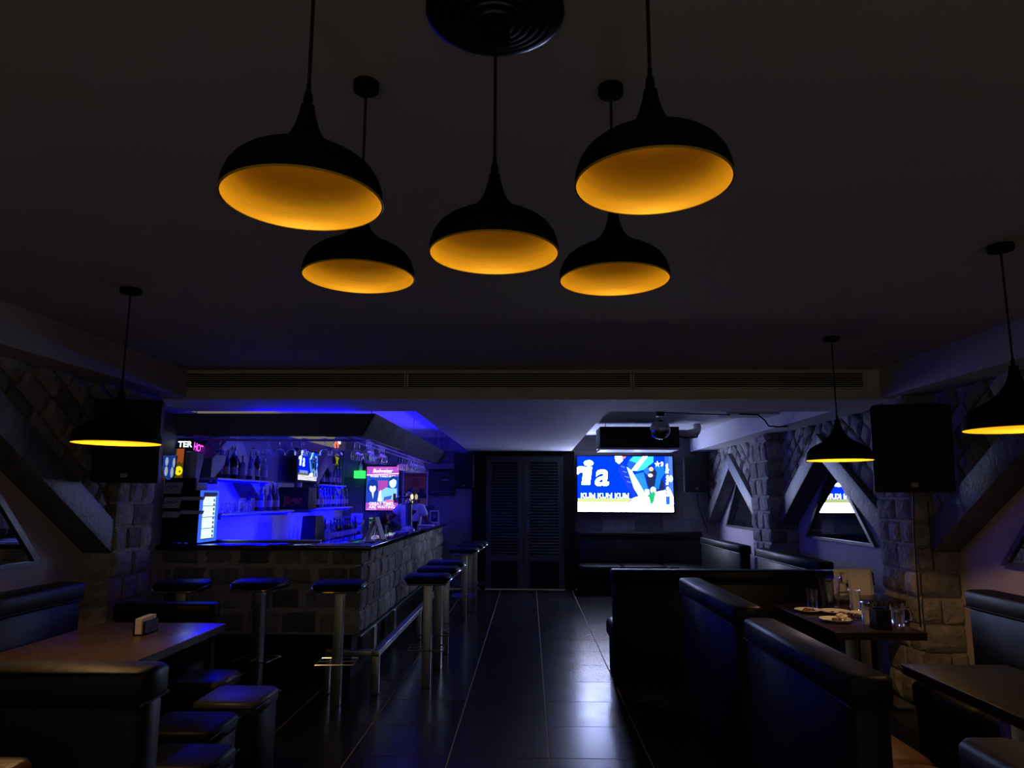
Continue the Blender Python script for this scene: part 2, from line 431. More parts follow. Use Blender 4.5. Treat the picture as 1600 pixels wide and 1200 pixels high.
wr = side_wall(1, 'wall_right', 'right wall of rough stone with timber gables over niches', PIL_R[1:3], APX_R, 2.93)
wl_ = side_wall(-1, 'wall_left', 'left wall of rough stone with timber gables over niches', [(5.22, 5.74)], [3.84, 7.28, 10.7], 3.04)

MB().box(-3.252, -3.2465, 5.8, 12.44, 1.72, 2.34).build('wall_shade', 'barshade', wl_)  # added dark sheet, paints shade over the wall above the shelves
# triangular mirrors in the niches
def tri_mirror(s, yc, label):
    x = s * 3.235; t = thing('triangular_mirror', label, 'mirror', (x, yc, 1.09), 'triangular niche mirrors')
    P = [Vector((x, yc - .85, 1.09)), Vector((x, yc + .85, 1.09)), Vector((x, yc, 1.95))]; cen = Vector((x, yc, 1.36))
    ins = [cen + (p - cen) * .90 for p in P]
    MB().prism([tuple(p) for p in ins], (-s * .006, 0, 0)).build('glass', 'mirror', t)
    for i in range(3):
        j = (i + 1) % 3
        MB().prism([tuple(P[i]), tuple(P[j]), tuple(ins[j]), tuple(ins[i])], (-s * .022, 0, 0)).build('frame_bar', 'frame', t)
tri_mirror(1, 7.70, 'triangular mirror showing the bright television in the middle right niche')
tri_mirror(1, 11.1, 'dark triangular mirror in the far right niche next to the small speaker')
tri_mirror(1, 4.22, 'dark triangular mirror above the wall bench at the right edge of the picture')
tri_mirror(-1, 3.90, 'triangular mirror in pale frame above the bench at the left edge')

# louvred double door in a dark surround
dr = thing('door_1', 'tall dark double door with louvred leaves at the end of the aisle', 'door', (-.1, YF, 0)); dr['kind'] = 'structure'
del dr['category']
MB().box(-.99, -.76, YF - .12, YF, 0, 2.335).build('surround', 'black', dr)
MB().box(.60, .775, YF - .12, YF, 0, 2.335).build('surround', 'black', dr)
MB().box(-.76, .60, YF - .12, YF, 2.262, 2.335).build('surround', 'black', dr)
for (a, b) in ((-.755, -.105), (-.09, .595)):
    lf = MB().box(a, b, YF - .035, YF - .012, .01, 2.26).build('door_leaf', 'black', dr)
    for (p, q_) in ((a, a + .10), (b - .10, b)): MB().box(p, q_, YF - .07, YF - .035, .01, 2.26).build('stile', 'door', lf)
    MB().box(a + .1, b - .1, YF - .07, YF - .035, 2.15, 2.26).build('rail', 'door', lf)
    MB().box(a + .1, b - .1, YF - .07, YF - .035, .47, .58).build('rail', 'door', lf)
    MB().box(a + .1, b - .1, YF - .06, YF - .035, .01, .47).build('kick_panel', 'black', lf)
    for k in range(30):
        z = .60 + k * .0515
        MB().hexa([(a + .1, YF - .068, z), (b - .1, YF - .068, z), (b - .1, YF - .036, z + .03), (a + .1, YF - .036, z + .03), (a + .1, YF - .068, z + .008), (b - .1, YF - .068, z + .008), (b - .1, YF - .036, z + .038), (a + .1, YF - .036, z + .038)]).build('louvre', 'door', lf)
    hx = a + .06 if a > -.2 else b - .06
    MB().tube([(hx, YF - .07, 1.0), (hx, YF - .11, 1.0), (hx, YF - .11, 1.16), (hx, YF - .07, 1.16)], .008).build('handle', 'greymetal', lf)

# slot diffusers in the drop beam: three lengths end to end
vl = ['long slot air vent in the beam above the bar', 'long slot air vent in the middle of the beam', 'long slot air vent at the right end of the beam']
for k, (a, b) in enumerate(((-2.87, -1.02), (-1.012, .838), (.846, 2.72))):
    t = thing('slot_vent', vl[k], 'vent', ((a + b) / 2, 5.78, 2.43), 'slot vents in the beam')
    MB().box(a, b, 5.768, 5.779, 2.432, 2.545).build('backing', 'black', t)
    MB().box(a, b, 5.755, 5.779, 2.545, 2.562).build('frame_bar', 'fascia', t); MB().box(a, b, 5.755, 5.779, 2.418, 2.432).build('frame_bar', 'fascia', t)
    for p in (a, b - .012): MB().box(p, p + .012, 5.755, 5.779, 2.432, 2.545).build('frame_bar', 'fascia', t)
    for i in range(6):
        z = 2.443 + i * .017
        MB().box(a + .012, b - .012, 5.757, 5.768, z, z + .0055).build('slat', 'fascia', t)

# ================================================================== PENDANT LAMPS
PROF_SMALL = [(1, 0), (1, .035), (.985, .09), (.94, .152), (.87, .205), (.765, .25), (.63, .29), (.49, .325), (.37, .36), (.275, .40), (.205, .445), (.155, .50), (.12, .56), (.10, .605), (.088, .65)]
PROF_WIDE = [(1.0, 0), (1.0, .03), (.985, .08), (.945, .135), (.87, .185), (.76, .225), (.62, .262), (.48, .298), (.37, .34), (.28, .39), (.205, .44), (.145, .50), (.105, .56), (.09, .60), (.085, .645)]
def pendant(D, drop, power, label, group, loc):
    """origin at the ceiling; drop = ceiling to rim"""
    PROF = PROF_SMALL if D < .3 else PROF_WIDE; r = D / 2; t = thing('pendant_lamp', label, 'lamp', loc, group); X, Y, Z = loc; zr = Z - drop
    sh = MB().lathe([(a * r, b * D) for a, b in PROF], 48, (X, Y, zr), False, True).build('shade', 'lampblack', t, smooth=True)
    inner = [(max(a * r - .0022, .004), b * D - (.002 if b > .1 else 0)) for a, b in PROF[:-3]]
    mb = MB().lathe(inner, 48, (X, Y, zr), False, True); mb.f = [tuple(reversed(f)) for f in mb.f]
    mb.build('lining', 'gold', sh, smooth=True)
    MB().lathe([(r, 0), (r + .0012, .001), (r, .003), (r - .0022, .0)], 48, (X, Y, zr - .001), False, False).build('rim', 'gold', sh, smooth=True)
    zt = zr + .645 * D
    MB().lathe([(.0075, 0), (.0055, .006), (.0085, .013), (.0075, .024), (.0045, .032), (.004, .045)], 16, (X, Y, zt - .002), False, True).build('cord_grip', 'lampblack', t, smooth=True)
    MB().tube([(X, Y, zt + .04), (X, Y, Z - .02)], .0035 if D < .3 else .0045, 8).build('cord', 'cord', t)
    rc = .032 if D < .3 else .05
    MB().lathe([(rc * .5, -.026), (rc * .95, -.024), (rc, -.02), (rc, 0)], 28, (X, Y, Z), True, True).build('ceiling_cup', 'lampblack', t, smooth=True)
    zb = zr + .315 * D
    MB().lathe([(.002, 0), (.010, .004), (.014, .014), (.013, .026), (.008, .038), (.008, .05)], 14, (X, Y, zb), True, True).build('bulb', 'bulb', t, smooth=True)
    ld = bpy.data.lights.new('bulb_light', 'SPOT'); ld.energy = power; ld.color = (1, .60, .25); ld.shadow_soft_size = .012; ld.spot_size = R(168); ld.spot_blend = .75
    lo = bpy.data.objects.new('bulb_light', ld); C.objects.link(lo); lo.parent = t; lo.location = (0, 0, zb - .006 - Z)
    return t
for (x, y, z, lab) in ((-.416, 1.66, 2.064, 'black pendant with gold lining, back left of the five-lamp cluster'),
                       (.209, 1.69, 2.064, 'black pendant with gold lining, back right of the five-lamp cluster'),
                       (-.074, 1.42, 2.072, 'black pendant with gold lining hanging from the round ceiling rose, centre of the cluster'),
                       (-.387, 1.14, 2.034, 'large-looking black pendant with gold lining, front left of the cluster'),
                       (.214, 1.165, 2.072, 'large-looking black pendant with gold lining, front right of the cluster')):
    pendant(.27, 2.58 - z, P_CLUSTER, lab, 'cluster of five pendant lamps', (x, y, 2.58 if abs(x + .074) > .01 else 2.545))
pendant(.40, 2.58 - 1.793, P_SIDE * 1.3, 'wide black pendant hanging over the brown table at left', 'pendant lamps over the side tables', (-2.03, 3.45, 2.58))
pendant(.40, 2.58 - 1.778, P_SIDE * 1.9, 'wide black pendant hanging over the table laid with plates', 'pendant lamps over the side tables', (1.976, 4.595, 2.58))
pendant(.40, 2.58 - 1.812, P_SIDE, 'wide black pendant cut by the right edge of the picture', 'pendant lamps over the side tables', (1.96, 2.88, 2.58))

t = thing('ceiling_rose', 'round ribbed glossy dark ceiling rose above the centre pendant', 'ceiling rose', (-.074, 1.395, 2.54))
prof = []
for i in range(6):
    a = .145 - i * .02; prof += [(a, 0 if i == 0 else -.006 - i * .005), (a - .003, -.010 - i * .005), (a - .012, -.012 - i * .005), (a - .018, -.006 - (i + 1) * .005)]
MB().lathe([(.146, .0)] + prof[1:], 64, (-.074, 1.395, 2.58), True, True).build('ribbed_disc', 'roseblack', t, smooth=True)
MB().lathe([(.150, 0), (.150, -.008), (.144, -.010), (.144, 0)], 64, (-.074, 1.395, 2.58), False, False).build('edge_ring', 'roseblack', t, smooth=True)

# ================================================================== BAR
XB, YB = -1.47, 6.36     # outer faces of the bar stonework
bar = thing('bar_counter', 'L-shaped bar faced with grey stone blocks under a black top', 'bar counter', (-2.2, 6.5, 0))
MB().box(-3.24, XB - .05, YB + .009, YB + .2, .36, 1.08).build('core', 'barmortar', bar)
MB().box(XB - .2, XB - .03, YB + .2, 12.3, .36, 1.08).build('core', 'mortar', bar)
MB().box(-3.24, XB - .09, YB + .1, YB + .2, 0, .36).build('plinth', 'black', bar)
MB().box(XB - .2, XB - .09, YB + .2, 12.3, 0, .36).build('plinth', 'black', bar)
rows = [(.36, .20), (.56, .19), (.75, .19), (.94, .14)]
for k, (z, h) in enumerate(rows):
    x = -3.24 + (.0 if k % 2 else -.12)
    while x < XB - .04:
        wd = rng.uniform(.17, .34); a, b = max(x, -3.24), min(x + wd, XB)
        if XB - b < .1: b = XB
        if b - a > .05: linkcopy(rng.choice(BSTONES), 'stone', bar, ((a + b) / 2, YB + .035, z + h / 2), FACE_NY, (b - a - .008, h - .010, rng.uniform(.03, .042)))
        x = b if b == XB else x + wd
    y = YB + .005
    while y < 12.25:
        wd = rng.uniform(.2, .42); b = min(y + wd, 12.3)
        linkcopy(rng.choice(STONES), 'stone', bar, (XB - .035, (y + b) / 2, z + h / 2), FACE_PX, (b - y - .014, h - .012, rng.uniform(.03, .045)))
        y = b
MB().box(XB - .02, XB + .004, YB + .05, 12.2, .335, .352).build('kick_trim', 'steel', bar)
for y in (6.9, 7.9): MB().box(XB - .012, XB + .018, y, y + .12, .1, .335).build('kick_plate', 'steel', bar)

top = MB()
pts = [(-3.24, 6.22), (-1.36, 6.22), (-1.36, 12.05), (-1.92, 12.05), (-1.92, 6.78), (-3.24, 6.78)]
top.prism([(x, y, 1.08) for x, y in pts], (0, 0, .042))
o = top.build('worktop', 'granite', bevel=.006); tag(o, 'polished black L-shaped bar top reflecting the posters', 'worktop')
o = MB().box(-3.2, -1.95, 6.72, 6.775, 1.1222, 1.140).build('drip_rail', 'steel', bevel=.003); tag(o, 'long metal rail along the inner edge of the bar top', 'rail')

# foot rail
fr = thing('foot_rail', 'low square-tube metal foot rail running along the bar side', 'rail', (-1.22, 6.7, 0))
MB().box(-1.25, -1.19, 5.86, 12.0, .29, .335).build('rail', 'steel', fr, bevel=.004)
MB().box(-1.62, -1.25, 5.86, 5.92, .29, .335).build('rail', 'steel', fr, bevel=.004)
for y in (5.86, 8.05, 10.1): MB().box(-1.25, -1.19, y, y + .06, 0.006, .29).build('post', 'steel', fr, bevel=.004)
for y in (5.86,): MB().box(-1.62, -1.58, y, y + .06, 0.006, .29).build('post', 'steel', fr, bevel=.004)

# bar stools
def bar_stool():
    t = thing('bar_stool', '', 'stool', (0, 0, 0.001), 'bar stools')
    a = MB()
    def ring(r, z, dz=0): return [(r * f(math.cos(i * math.pi / 12)), r * f(math.sin(i * math.pi / 12)), z + dz * max(0, (abs(f(math.cos(i * math.pi / 12))) - .5)) * 2) for i in range(24)]
    f = lambda v: math.copysign(abs(v) ** .55, v)
    rs = [ring(.155, .835), ring(.185, .842), ring(.192, .858), ring(.188, .880, .008), ring(.165, .897, .006), ring(.09, .902), ring(.02, .902)]
    vs = [p for q_ in rs for p in q_]; fs = [tuple(range(23, -1, -1)), tuple(range(144, 168))]
    for j in range(6):
        for i in range(24): fs.append((j * 24 + i, j * 24 + (i + 1) % 24, j * 24 + 24 + (i + 1) % 24, j * 24 + 24 + i))
    a.add(vs, fs).build('seat', 'leather', t, smooth=True)
    b = MB().tube([(.196 * f(math.cos(i * math.pi / 16)), .196 * f(math.sin(i * math.pi / 16)), .838 + .03 * max(0, abs(f(math.cos(i * math.pi / 16))) - .72) / .28) for i in range(32)], .006, 6, True)
    b.build('seat_rim', 'chrome', t, smooth=True)
    MB().box(-.16, .16, -.16, .16, .826, .835).build('seat_plate', 'greymetal', t)
    MB().box(-.036, .036, -.036, .036, .0, .826).build('column', 'steel', t, bevel=.005)
    fr = MB()
    rr = [(-.14, -.12), (.14, -.12), (.14, .12), (-.14, .12)]
    fr.tube([(x, y, .31) for x, y in rr], .0055, 6, True)
    fr.tube([(-.14, 0, .31), (.14, 0, .31)], .005, 6); fr.tube([(0, -.12, .31), (0, .12, .31)], .005, 6)
    fr.build('footrest', 'chrome', t, smooth=True)
    return t
bs = bar_stool()
spots = [(-1.452, 5.59, 4, 'bar stool at the corner in front of the bar, nearest the camera'), (-2.09, 5.66, -8, 'bar stool in the middle of the three in front of the bar'),
         (-2.65, 5.55, 6, 'bar stool at the far left of the bar, behind the brown table'),
         (-.848, 6.11, 3, 'nearest bar stool on the aisle side of the bar'), (-.838, 6.76, -5, 'second bar stool from the front on the aisle side'),
         (-.845, 7.38, 4, 'third bar stool from the front on the aisle side'), (-.835, 9.31, -4, 'fourth bar stool from the front on the aisle side, after the gap'),
         (-.82, 10.02, 5, 'next to last bar stool towards the louvred door'), (-.80, 10.62, 0, 'last bar stool towards the louvred door')]
for i, (x, y, a, lab) in enumerate(spots):
    o = bs if i == 0 else dup(bs)
    o.location = (x, y, .001); o.rotation_euler = (0, 0, R(a)); o['label'] = lab

# hanging canopy over the bar
FILLV = emit_mat('violet_fill', (.16, .11, 1.0), 34)  # fill light added for the inside of the bar
cp = thing('bar_canopy', 'glossy black slanted canopy boards hung above the bar', 'canopy', (-2.2, 6.5, 2.09))
to, bo = 2.285, 2.092
def board(p0, p1, q0, q1, th):     # top edge p0-p1, bottom edge q0-q1, thickness vector
    th = Vector(th); P = [Vector(p0), Vector(p1), Vector(q1), Vector(q0)]
    return MB().prism([tuple(p) for p in P], tuple(th))
board((-3.3, 6.37, to), (-1.395, 6.37, to), (-3.3, 6.47, bo), (-1.53, 6.47, bo), (0, .03, 0)).build('front_board', 'blackgloss', cp)
board((-1.395, 6.37, to), (-1.395, 12.1, to), (-1.53, 6.47, bo), (-1.53, 12.1, bo), (-.03, 0, 0)).build('side_board', 'blackgloss', cp)
MB().box(-3.2, -1.6, 6.51, 6.54, 2.09, 2.11).build('rack_rail', 'black', cp)
MB().box(-3.2, -1.6, 7.10, 7.12, 2.10, 2.112).build('rack_rail', 'greymetal', cp)
for y in (6.882, 6.918, 7.022, 7.058): MB().tube([(-3.2, y, 2.089), (-1.62, y, 2.089)], .004, 6).build('rack_rail', 'greymetal', cp)
for x in (-3.1, -2.4, -1.7): MB().tube([(x, 6.52, 2.097), (x, 7.3, 2.097)], .004, 6).build('rack_rail', 'greymetal', cp)
for x in (-1.673, -1.707, -1.798, -1.832): MB().tube([(x, 6.6, 2.103), (x, 12.0, 2.103)], .004, 6).build('rack_rail', 'greymetal', cp)
for y in (6.78, 7.65, 8.6, 9.8, 11.05, 11.9): MB().tube([(-1.95, y, 2.111), (-1.54, y, 2.111)], .005, 6).build('rack_rail', 'greymetal', cp)
for (x, y) in ((-1.46, 6.5), (-1.46, 8.9), (-1.46, 11.4), (-3.1, 6.5)):
    MB().tube([(x, y, 2.28), (x, y, 2.68 if y > 6.62 else 2.335)], .0035, 6).build('hanger_rod', 'greymetal', cp)
o = MB().box(-1.56, -1.53, 8.2, 11.6, 2.27, 2.278).build('led_strip', 'led2', cp)
MB().box(-1.552, -1.545, 7.0, 11.9, 2.13, 2.15).build('led_strip', FILLV, cp)  # unseen violet fill, added behind the board to light the bar inside
o = MB().box(-2.6, -1.7, 6.70, 6.73, 2.27, 2.278).build('led_strip', 'led2', cp)
MB().box(-1.58, -1.47, 6.77, 12, 2.25, 2.262).build('led_tray', 'black', cp); MB().box(-3.2, -1.48, 6.66, 6.76, 2.25, 2.262).build('led_tray', 'black', cp)

# stemware hanging upside down
def stem_glass(label, group, kind):
    prof = {'wide': [(.032, 0), (.033, -.003), (.006, -.008), (.004, -.02), (.004, -.085), (.010, -.095), (.032, -.112), (.052, -.135), (.057, -.165)],
            'wine': [(.034, 0), (.035, -.003), (.006, -.008), (.004, -.02), (.004, -.085), (.012, -.095), (.034, -.118), (.040, -.15), (.033, -.20)]}[kind]
    ins = [(max(r - .0022, .0008), z + .001) for r, z in reversed(prof[5:])]
    mb = MB().lathe(prof + ins, 18, (0, 0, 0), True, True); mb.f = [tuple(reversed(f)) for f in mb.f]
    o = mb.build('stemmed_glass', 'glass', smooth=True, origin=(0, 0, 0)); return tag(o, label, 'glass', group)
g1 = stem_glass('wide upturned stemmed glass hanging under the front canopy board', 'glasses hanging along the bar front', 'wide')
GF = ((-3.03, 6.9), (-2.91, 6.9), (-2.97, 7.04), (-2.70, 6.9), (-2.575, 6.9), (-2.60, 7.04), (-2.44, 6.9), (-2.325, 6.9), (-2.205, 6.9), (-2.27, 7.04), (-2.0, 6.9), (-1.88, 6.9), (-1.95, 7.04))
ORD_G = ['first', 'second', 'third', 'fourth', 'fifth', 'sixth', 'seventh', 'eighth', 'ninth', 'tenth']
for i, (x, y) in enumerate(GF):
    g = g1 if i == 0 else dup(g1); g.location = (x, y, 2.102); row_ = i % 3 == 2 and i < 12 and y > 7
    back = sorted(a for a, b in GF if b > 7); front = sorted(a for a, b in GF if b < 7)
    g['label'] = 'wide upturned stemmed glass, %s from the left in the %s row under the canopy board' % (ORD_G[(back if y > 7 else front).index(x)], 'back' if y > 7 else 'front')
g2 = stem_glass('upturned wine glass in the rack cluster nearest the canopy corner', 'glasses hanging near the canopy corner', 'wine'); k = 0
for y in (7.35, 7.45, 7.55, 7.95, 8.05, 8.15, 8.25):
    for x in (-1.69, -1.815):
        g = g2 if k == 0 else dup(g2); g.location = (x, y + rng.uniform(-.01, .01), 2.115)
        g['label'] = 'upturned wine glass, %s one of the %s pair in the rack near the canopy corner' % ('left' if x < -1.75 else 'right', ORD_G[k // 2]); k += 1
g3 = stem_glass('upturned wine glass in the farthest hanging rack cluster', 'glasses hanging at the far end of the bar', 'wine'); k = 0
for y in (9.95, 10.15, 10.35, 10.55, 10.75, 10.95, 11.15, 11.35):
    for x in (-1.69, -1.815):
        g = g3 if k == 0 else dup(g3); g.location = (x, y + rng.uniform(-.02, .02), 2.115)
        g['label'] = 'upturned wine glass, %s one of the %s pair in the farthest hanging rack' % ('left' if x < -1.75 else 'right', ORD_G[k // 2]); k += 1

# back bar: low counters, shelves, bottles
o = thing('back_counter', 'low dark back counter along the left wall behind the bar', 'cabinet', (-3.0, 9.6, 0))
MB().box(-3.24, -2.72, 7.2, 12.44, .006, .88).build('body', 'black', o); MB().box(-3.24, -2.68, 7.2, 12.44, .88, .92).build('worktop', 'shelf', o, bevel=.004)
for k in range(6): MB().box(-2.72, -2.704, 7.24 + k * .87, 8.05 + k * .87, .1, .84).build('door', 'plastic', o)
o = thing('till_counter', 'low counter against the far wall under the lit poster', 'cabinet', (-2.3, 12.2, 0))
MB().box(-2.66, -2.0, 11.95, 12.44, .006, .94).build('body', 'black', o); MB().box(-2.66, -1.98, 11.9, 12.44, .94, .98).build('worktop', 'shelf', o, bevel=.004)

def wall_shelf(y0, y1, z, label, led):
    t = thing('wall_shelf', label, 'shelf', (-3.09, (y0 + y1) / 2, z), 'shelves on the wall behind the bar')
    MB().box(-3.245, -2.95, y0, y1, z - .022, z).build('board', 'shelf', t, bevel=.003)
    for y in (y0 + .12, y1 - .12): MB().box(-3.245, -3.0, y - .008, y + .008, z - .06, z - .022).build('bracket', 'greymetal', t)
    if led: MB().box(-3.0, -2.975, y0 + .1, y1 - .1, z - .030, z - .0225).build('led_strip', 'led', t)
wall_shelf(6.72, 8.2, 1.715, 'upper blue-lit shelf on the left behind the bar beside the cooler', True)
wall_shelf(6.85, 9.0, 1.375, 'lower blue-lit shelf on the left behind the bar beside the cooler', True)
wall_shelf(10.2, 11.5, 1.72, 'upper shelf of bottles next to the wall television behind the bar', True)
wall_shelf(9.75, 11.95, 1.385, 'lower shelf crowded with bottles below the wall television behind the bar', True)

ORD = ['first', 'second', 'third', 'fourth', 'fifth', 'sixth', 'seventh', 'eighth', 'ninth', 'tenth', 'eleventh', 'twelfth'] + ['%dth' % i for i in range(13, 31)]
def bottle(kind, label, group):
    t = thing('bottle', label, 'bottle', (0, 0, 0), group)
    p = {'slim': [(.028, 0), (.031, .006), (.031, .15), (.026, .175), (.013, .205), (.0115, .27), (.013, .273), (.013, .285)],
         'square': [(.038, 0), (.042, .006), (.042, .14), (.036, .165), (.014, .185), (.013, .23), (.015, .232), (.015, .245)],
         'tall': [(.030, 0), (.034, .006), (.034, .19), (.028, .22), (.014, .25), (.0125, .31), (.0145, .313), (.0145, .325)]}[kind]
    m = {'slim': 'bluebottle', 'square': 'clearbottle', 'tall': 'smoke'}[kind]
    bd = MB().lathe(p, 14, (0, 0, 0)).build('body', m, t, smooth=True)
    r = p[1][0] + .0006
    MB().lathe([(r, .045), (r, .12)], 14, (0, 0, 0), False, False).build('label', 'label', bd, smooth=True)
    MB().lathe([(p[-1][0] + .001, p[-2][1] - .012), (p[-1][0] + .001, p[-1][1] + .004)], 10, (0, 0, 0)).build('cap', 'cap', bd, smooth=True)
    return t
def bottle_row(y0, y1, n, z, x, where, group, dep=2, seed=1, skip=()):
    r = random.Random(seed); protos = {}; desc = {'slim': 'slim blue-tinted bottle', 'square': 'pale squat bottle', 'tall': 'tall dark bottle'}
    for i in range(n):
        y = y0 + (y1 - y0) * (i + .5) / n
        k = r.choice(('slim', 'tall', 'tall', 'square', 'slim'))
        loc = (x + (.05 if dep == 2 and i % 2 else -.05) + r.uniform(-.01, .01), y + r.uniform(-.01, .01), z)
        lab = '%s, %s from the left %s' % (desc[k], ORD[i], where)
        if k not in protos: protos[k] = bottle(k, lab, group); protos[k].location = loc
        else: dup(protos[k], loc=loc, label=lab)
bottle_row(6.95, 8.15, 12, 1.715, -3.09, 'on the upper shelf beside the cooler', 'bottles on the upper left shelf', seed=3)
bottle_row(7.95, 8.75, 7, 1.375, -3.09, 'on the lower shelf beside the cooler', 'bottles on the lower left shelf', seed=5)
bottle_row(10.75, 11.45, 8, 1.72, -3.09, 'on the upper shelf past the wall television', 'bottles on the upper far shelf', seed=7)
bottle_row(9.95, 11.9, 24, 1.385, -3.09, 'on the crowded lower shelf below the wall television', 'bottles on the lower far shelf', seed=9)
bottle_row(9.9, 11.6, 22, .92, -2.86, 'on the back counter under the bottle shelves', 'bottles on the back counter', seed=11)
# mugs and tumblers on the lower left
def mug():
    t = thing('beer_mug', 'glass mug in the row on the back counter beside the cooler', 'mug', (0, 0, 0), 'mugs on the back counter')
    MB().lathe([(.036, 0), (.04, .004), (.04, .13), (.0375, .13), (.036, .012), (.002, .012)], 16, (0, 0, 0), True, True).build('body', 'glass', t, smooth=True)
    MB().tube([(.038, 0, .03), (.065, 0, .035), (.075, 0, .07), (.062, 0, .105), (.038, 0, .11)], .006, 8).build('handle', 'glass', t, smooth=True)
    return t
mg = mug()
for i in range(8):
    m_ = mg if i == 0 else dup(mg); m_.location = (-2.92 + (.03 if i % 2 else 0), 7.35 + i * .14, .92); m_['label'] = 'glass mug, %s from the left on the back counter beside the cooler' % ORD[i]
def tumbler_mesh(r, h): return MB().lathe([(r * .8, 0), (r * .85, .003), (r, h), (r - .002, h), (r * .85 - .002, .012), (.002, .012)], 16, (0, 0, 0), True, True)
tb = tumbler_mesh(.034, .1).build('tumbler', 'glass', smooth=True, origin=(0, 0, 0)); tag(tb, 'small tumbler lined up on the lower blue-lit shelf', 'glass', 'tumblers on the lower left shelf')
for i in range(9):
    m_ = tb if i == 0 else dup(tb); m_.location = (-3.07 + (.05 if i % 2 else 0), 7.0 + i * .1, 1.3755); m_['label'] = 'small tumbler, %s from the left on the lower blue-lit shelf' % ORD[i]

# shot machine with lettering
o = thing('shot_machine', 'dark box-shaped shot chiller with red lettering behind the bar', 'dispenser', (-2.96, 9.2, 1.385))
MB().box(-3.23, -2.83, 9.15, 9.5, 1.376, 1.66).build('body', 'plastic', o, bevel=.01)
p = Pic(.36, .24); p.rect(0, 0, 1, 1, (14, 14, 26)); p.text('Jäger', .5, .42, .5, (215, 80, 60), bold=.02, maxw=.8, sy=1.25)
p.place('front_panel', 'ink', o, (-3.21, 9.146, 1.395), (1, 0, 0), (0, 0, 1))
MB().cyl(-3.03, 9.32, 1.66, 1.72, .05, 14).build('bottle_socket', 'greymetal', o)
o = MB().hexa([(-2.85, 8.95, .92), (-2.66, 8.95, .92), (-2.66, 9.4, .92), (-2.85, 9.4, .92), (-2.85, 9.0, 1.3), (-2.68, 9.0, 1.3), (-2.68, 9.35, 1.3), (-2.85, 9.35, 1.3)]).build('ice_chest', 'plastic', bevel=.012)
tag(o, 'grey ribbed chest on the back counter below the shot chiller', 'chest')

# mini cooler with lit glass door on the bar top
o = thing('mini_cooler', 'small black cooler with a brightly lit glass door on the bar top', 'cooler', (-3.06, 6.49, 1.122))
MB().box(-3.235, -2.93, 6.33, 6.66, 1.135, 1.59).build('body', 'plastic', o, bevel=.008)
d = MB(); X = -2.905
for (a, b, c, e) in ((6.33, 6.345, 1.135, 1.59), (6.645, 6.66, 1.135, 1.59)): d.box(-2.929, X, a, b, c, e)
d.box(-2.929, X, 6.345, 6.645, 1.135, 1.155); d.box(-2.929, X, 6.345, 6.645, 1.575, 1.59)
dd = d.build('door_frame', 'coolframe', o)
MB().box(-2.9292, -2.912, 6.345, 6.645, 1.545, 1.575).build('logo_strip', 'plastic', dd)
MB().box(-2.9292, -2.918, 6.365, 6.625, 1.165, 1.535).build('lit_pane', 'cool', dd)
for k in range(3): MB().box(-2.9178, -2.913, 6.37, 6.62, 1.25 + k * .1, 1.256 + k * .1).build('shelf_wire', 'greymetal', dd)
for k in range(9): MB().cyl(-2.913, 6.585, 1.17 + k * .04, 1.195 + k * .04, .008, 8).build('can', 'steel', dd)
for (x, y) in ((-3.2, 6.36), (-2.96, 6.36), (-3.2, 6.63), (-2.96, 6.63)): MB().cyl(x, y, 1.122, 1.136, .012, 10).build('foot', 'black', o)
o = MB().box(-3.2, -3.0, 6.40, 6.62, 1.5905, 1.665).build('carton', 'plastic', bevel=.004); tag(o, 'low dark carton lying on top of the cooler', 'box')
o = thing('ice_bucket', 'tall pale grey paper bucket standing on top of the cooler', 'bucket', (-3.09, 6.5, 1.6655))
b = MB(); n = 8
prof = [(.052, 0), (.085, .22), (.07, .27)]
b.lathe(prof, 8, (-3.09, 6.5, 1.6655), True, True).build('body', 'paper', o)
b = MB().lathe([(.072, .262), (.078, .272), (.07, .28)], 8, (-3.09, 6.5, 1.6655), True, True).build('rim', 'white', o)

# letter rack on the left end of the bar
o = thing('wire_rack', 'black wall rack holding white trays at the left end of the bar', 'rack', (-3.08, 6.27, 1.122))
MB().box(-3.235, -2.96, 6.290, 6.305, 1.28, 1.70).build('back_panel', 'black', o)
for k, (z, h) in enumerate(((1.56, .10), (1.435, .095), (1.355, .05))):
    MB().hexa([(-3.22, 6.240, z), (-3.07, 6.240, z), (-3.07, 6.250, z), (-3.22, 6.250, z), (-3.21, 6.260, z + h), (-3.06, 6.260, z + h), (-3.06, 6.270, z + h), (-3.21, 6.270, z + h)]).build('white_tray', 'white', o)
for z in (1.505, 1.385):
    MB().hexa([(-3.05, 6.220, z), (-2.87, 6.220, z), (-2.87, 6.280, z), (-3.05, 6.280, z), (-3.04, 6.230, z + .03), (-2.86, 6.230, z + .03), (-2.86, 6.280, z + .03), (-3.04, 6.280, z + .03)]).build('shelf_lip', 'white', o)
MB().tube([(-3.2, 6.230, 1.60), (-3.17, 6.230, 1.625), (-3.15, 6.230, 1.6), (-3.12, 6.230, 1.63), (-3.08, 6.230, 1.61)], .003, 5).build('wire', 'black', o)
MB().tube([(-3.2, 6.230, 1.47), (-3.16, 6.230, 1.49), (-3.12, 6.230, 1.48), (-3.08, 6.230, 1.49)], .003, 5).build('wire', 'black', o)

for x in (-3.22, -2.98): MB().box(x - .01, x + .01, 6.29, 6.305, 1.1222, 1.30).build('post', 'black', o)

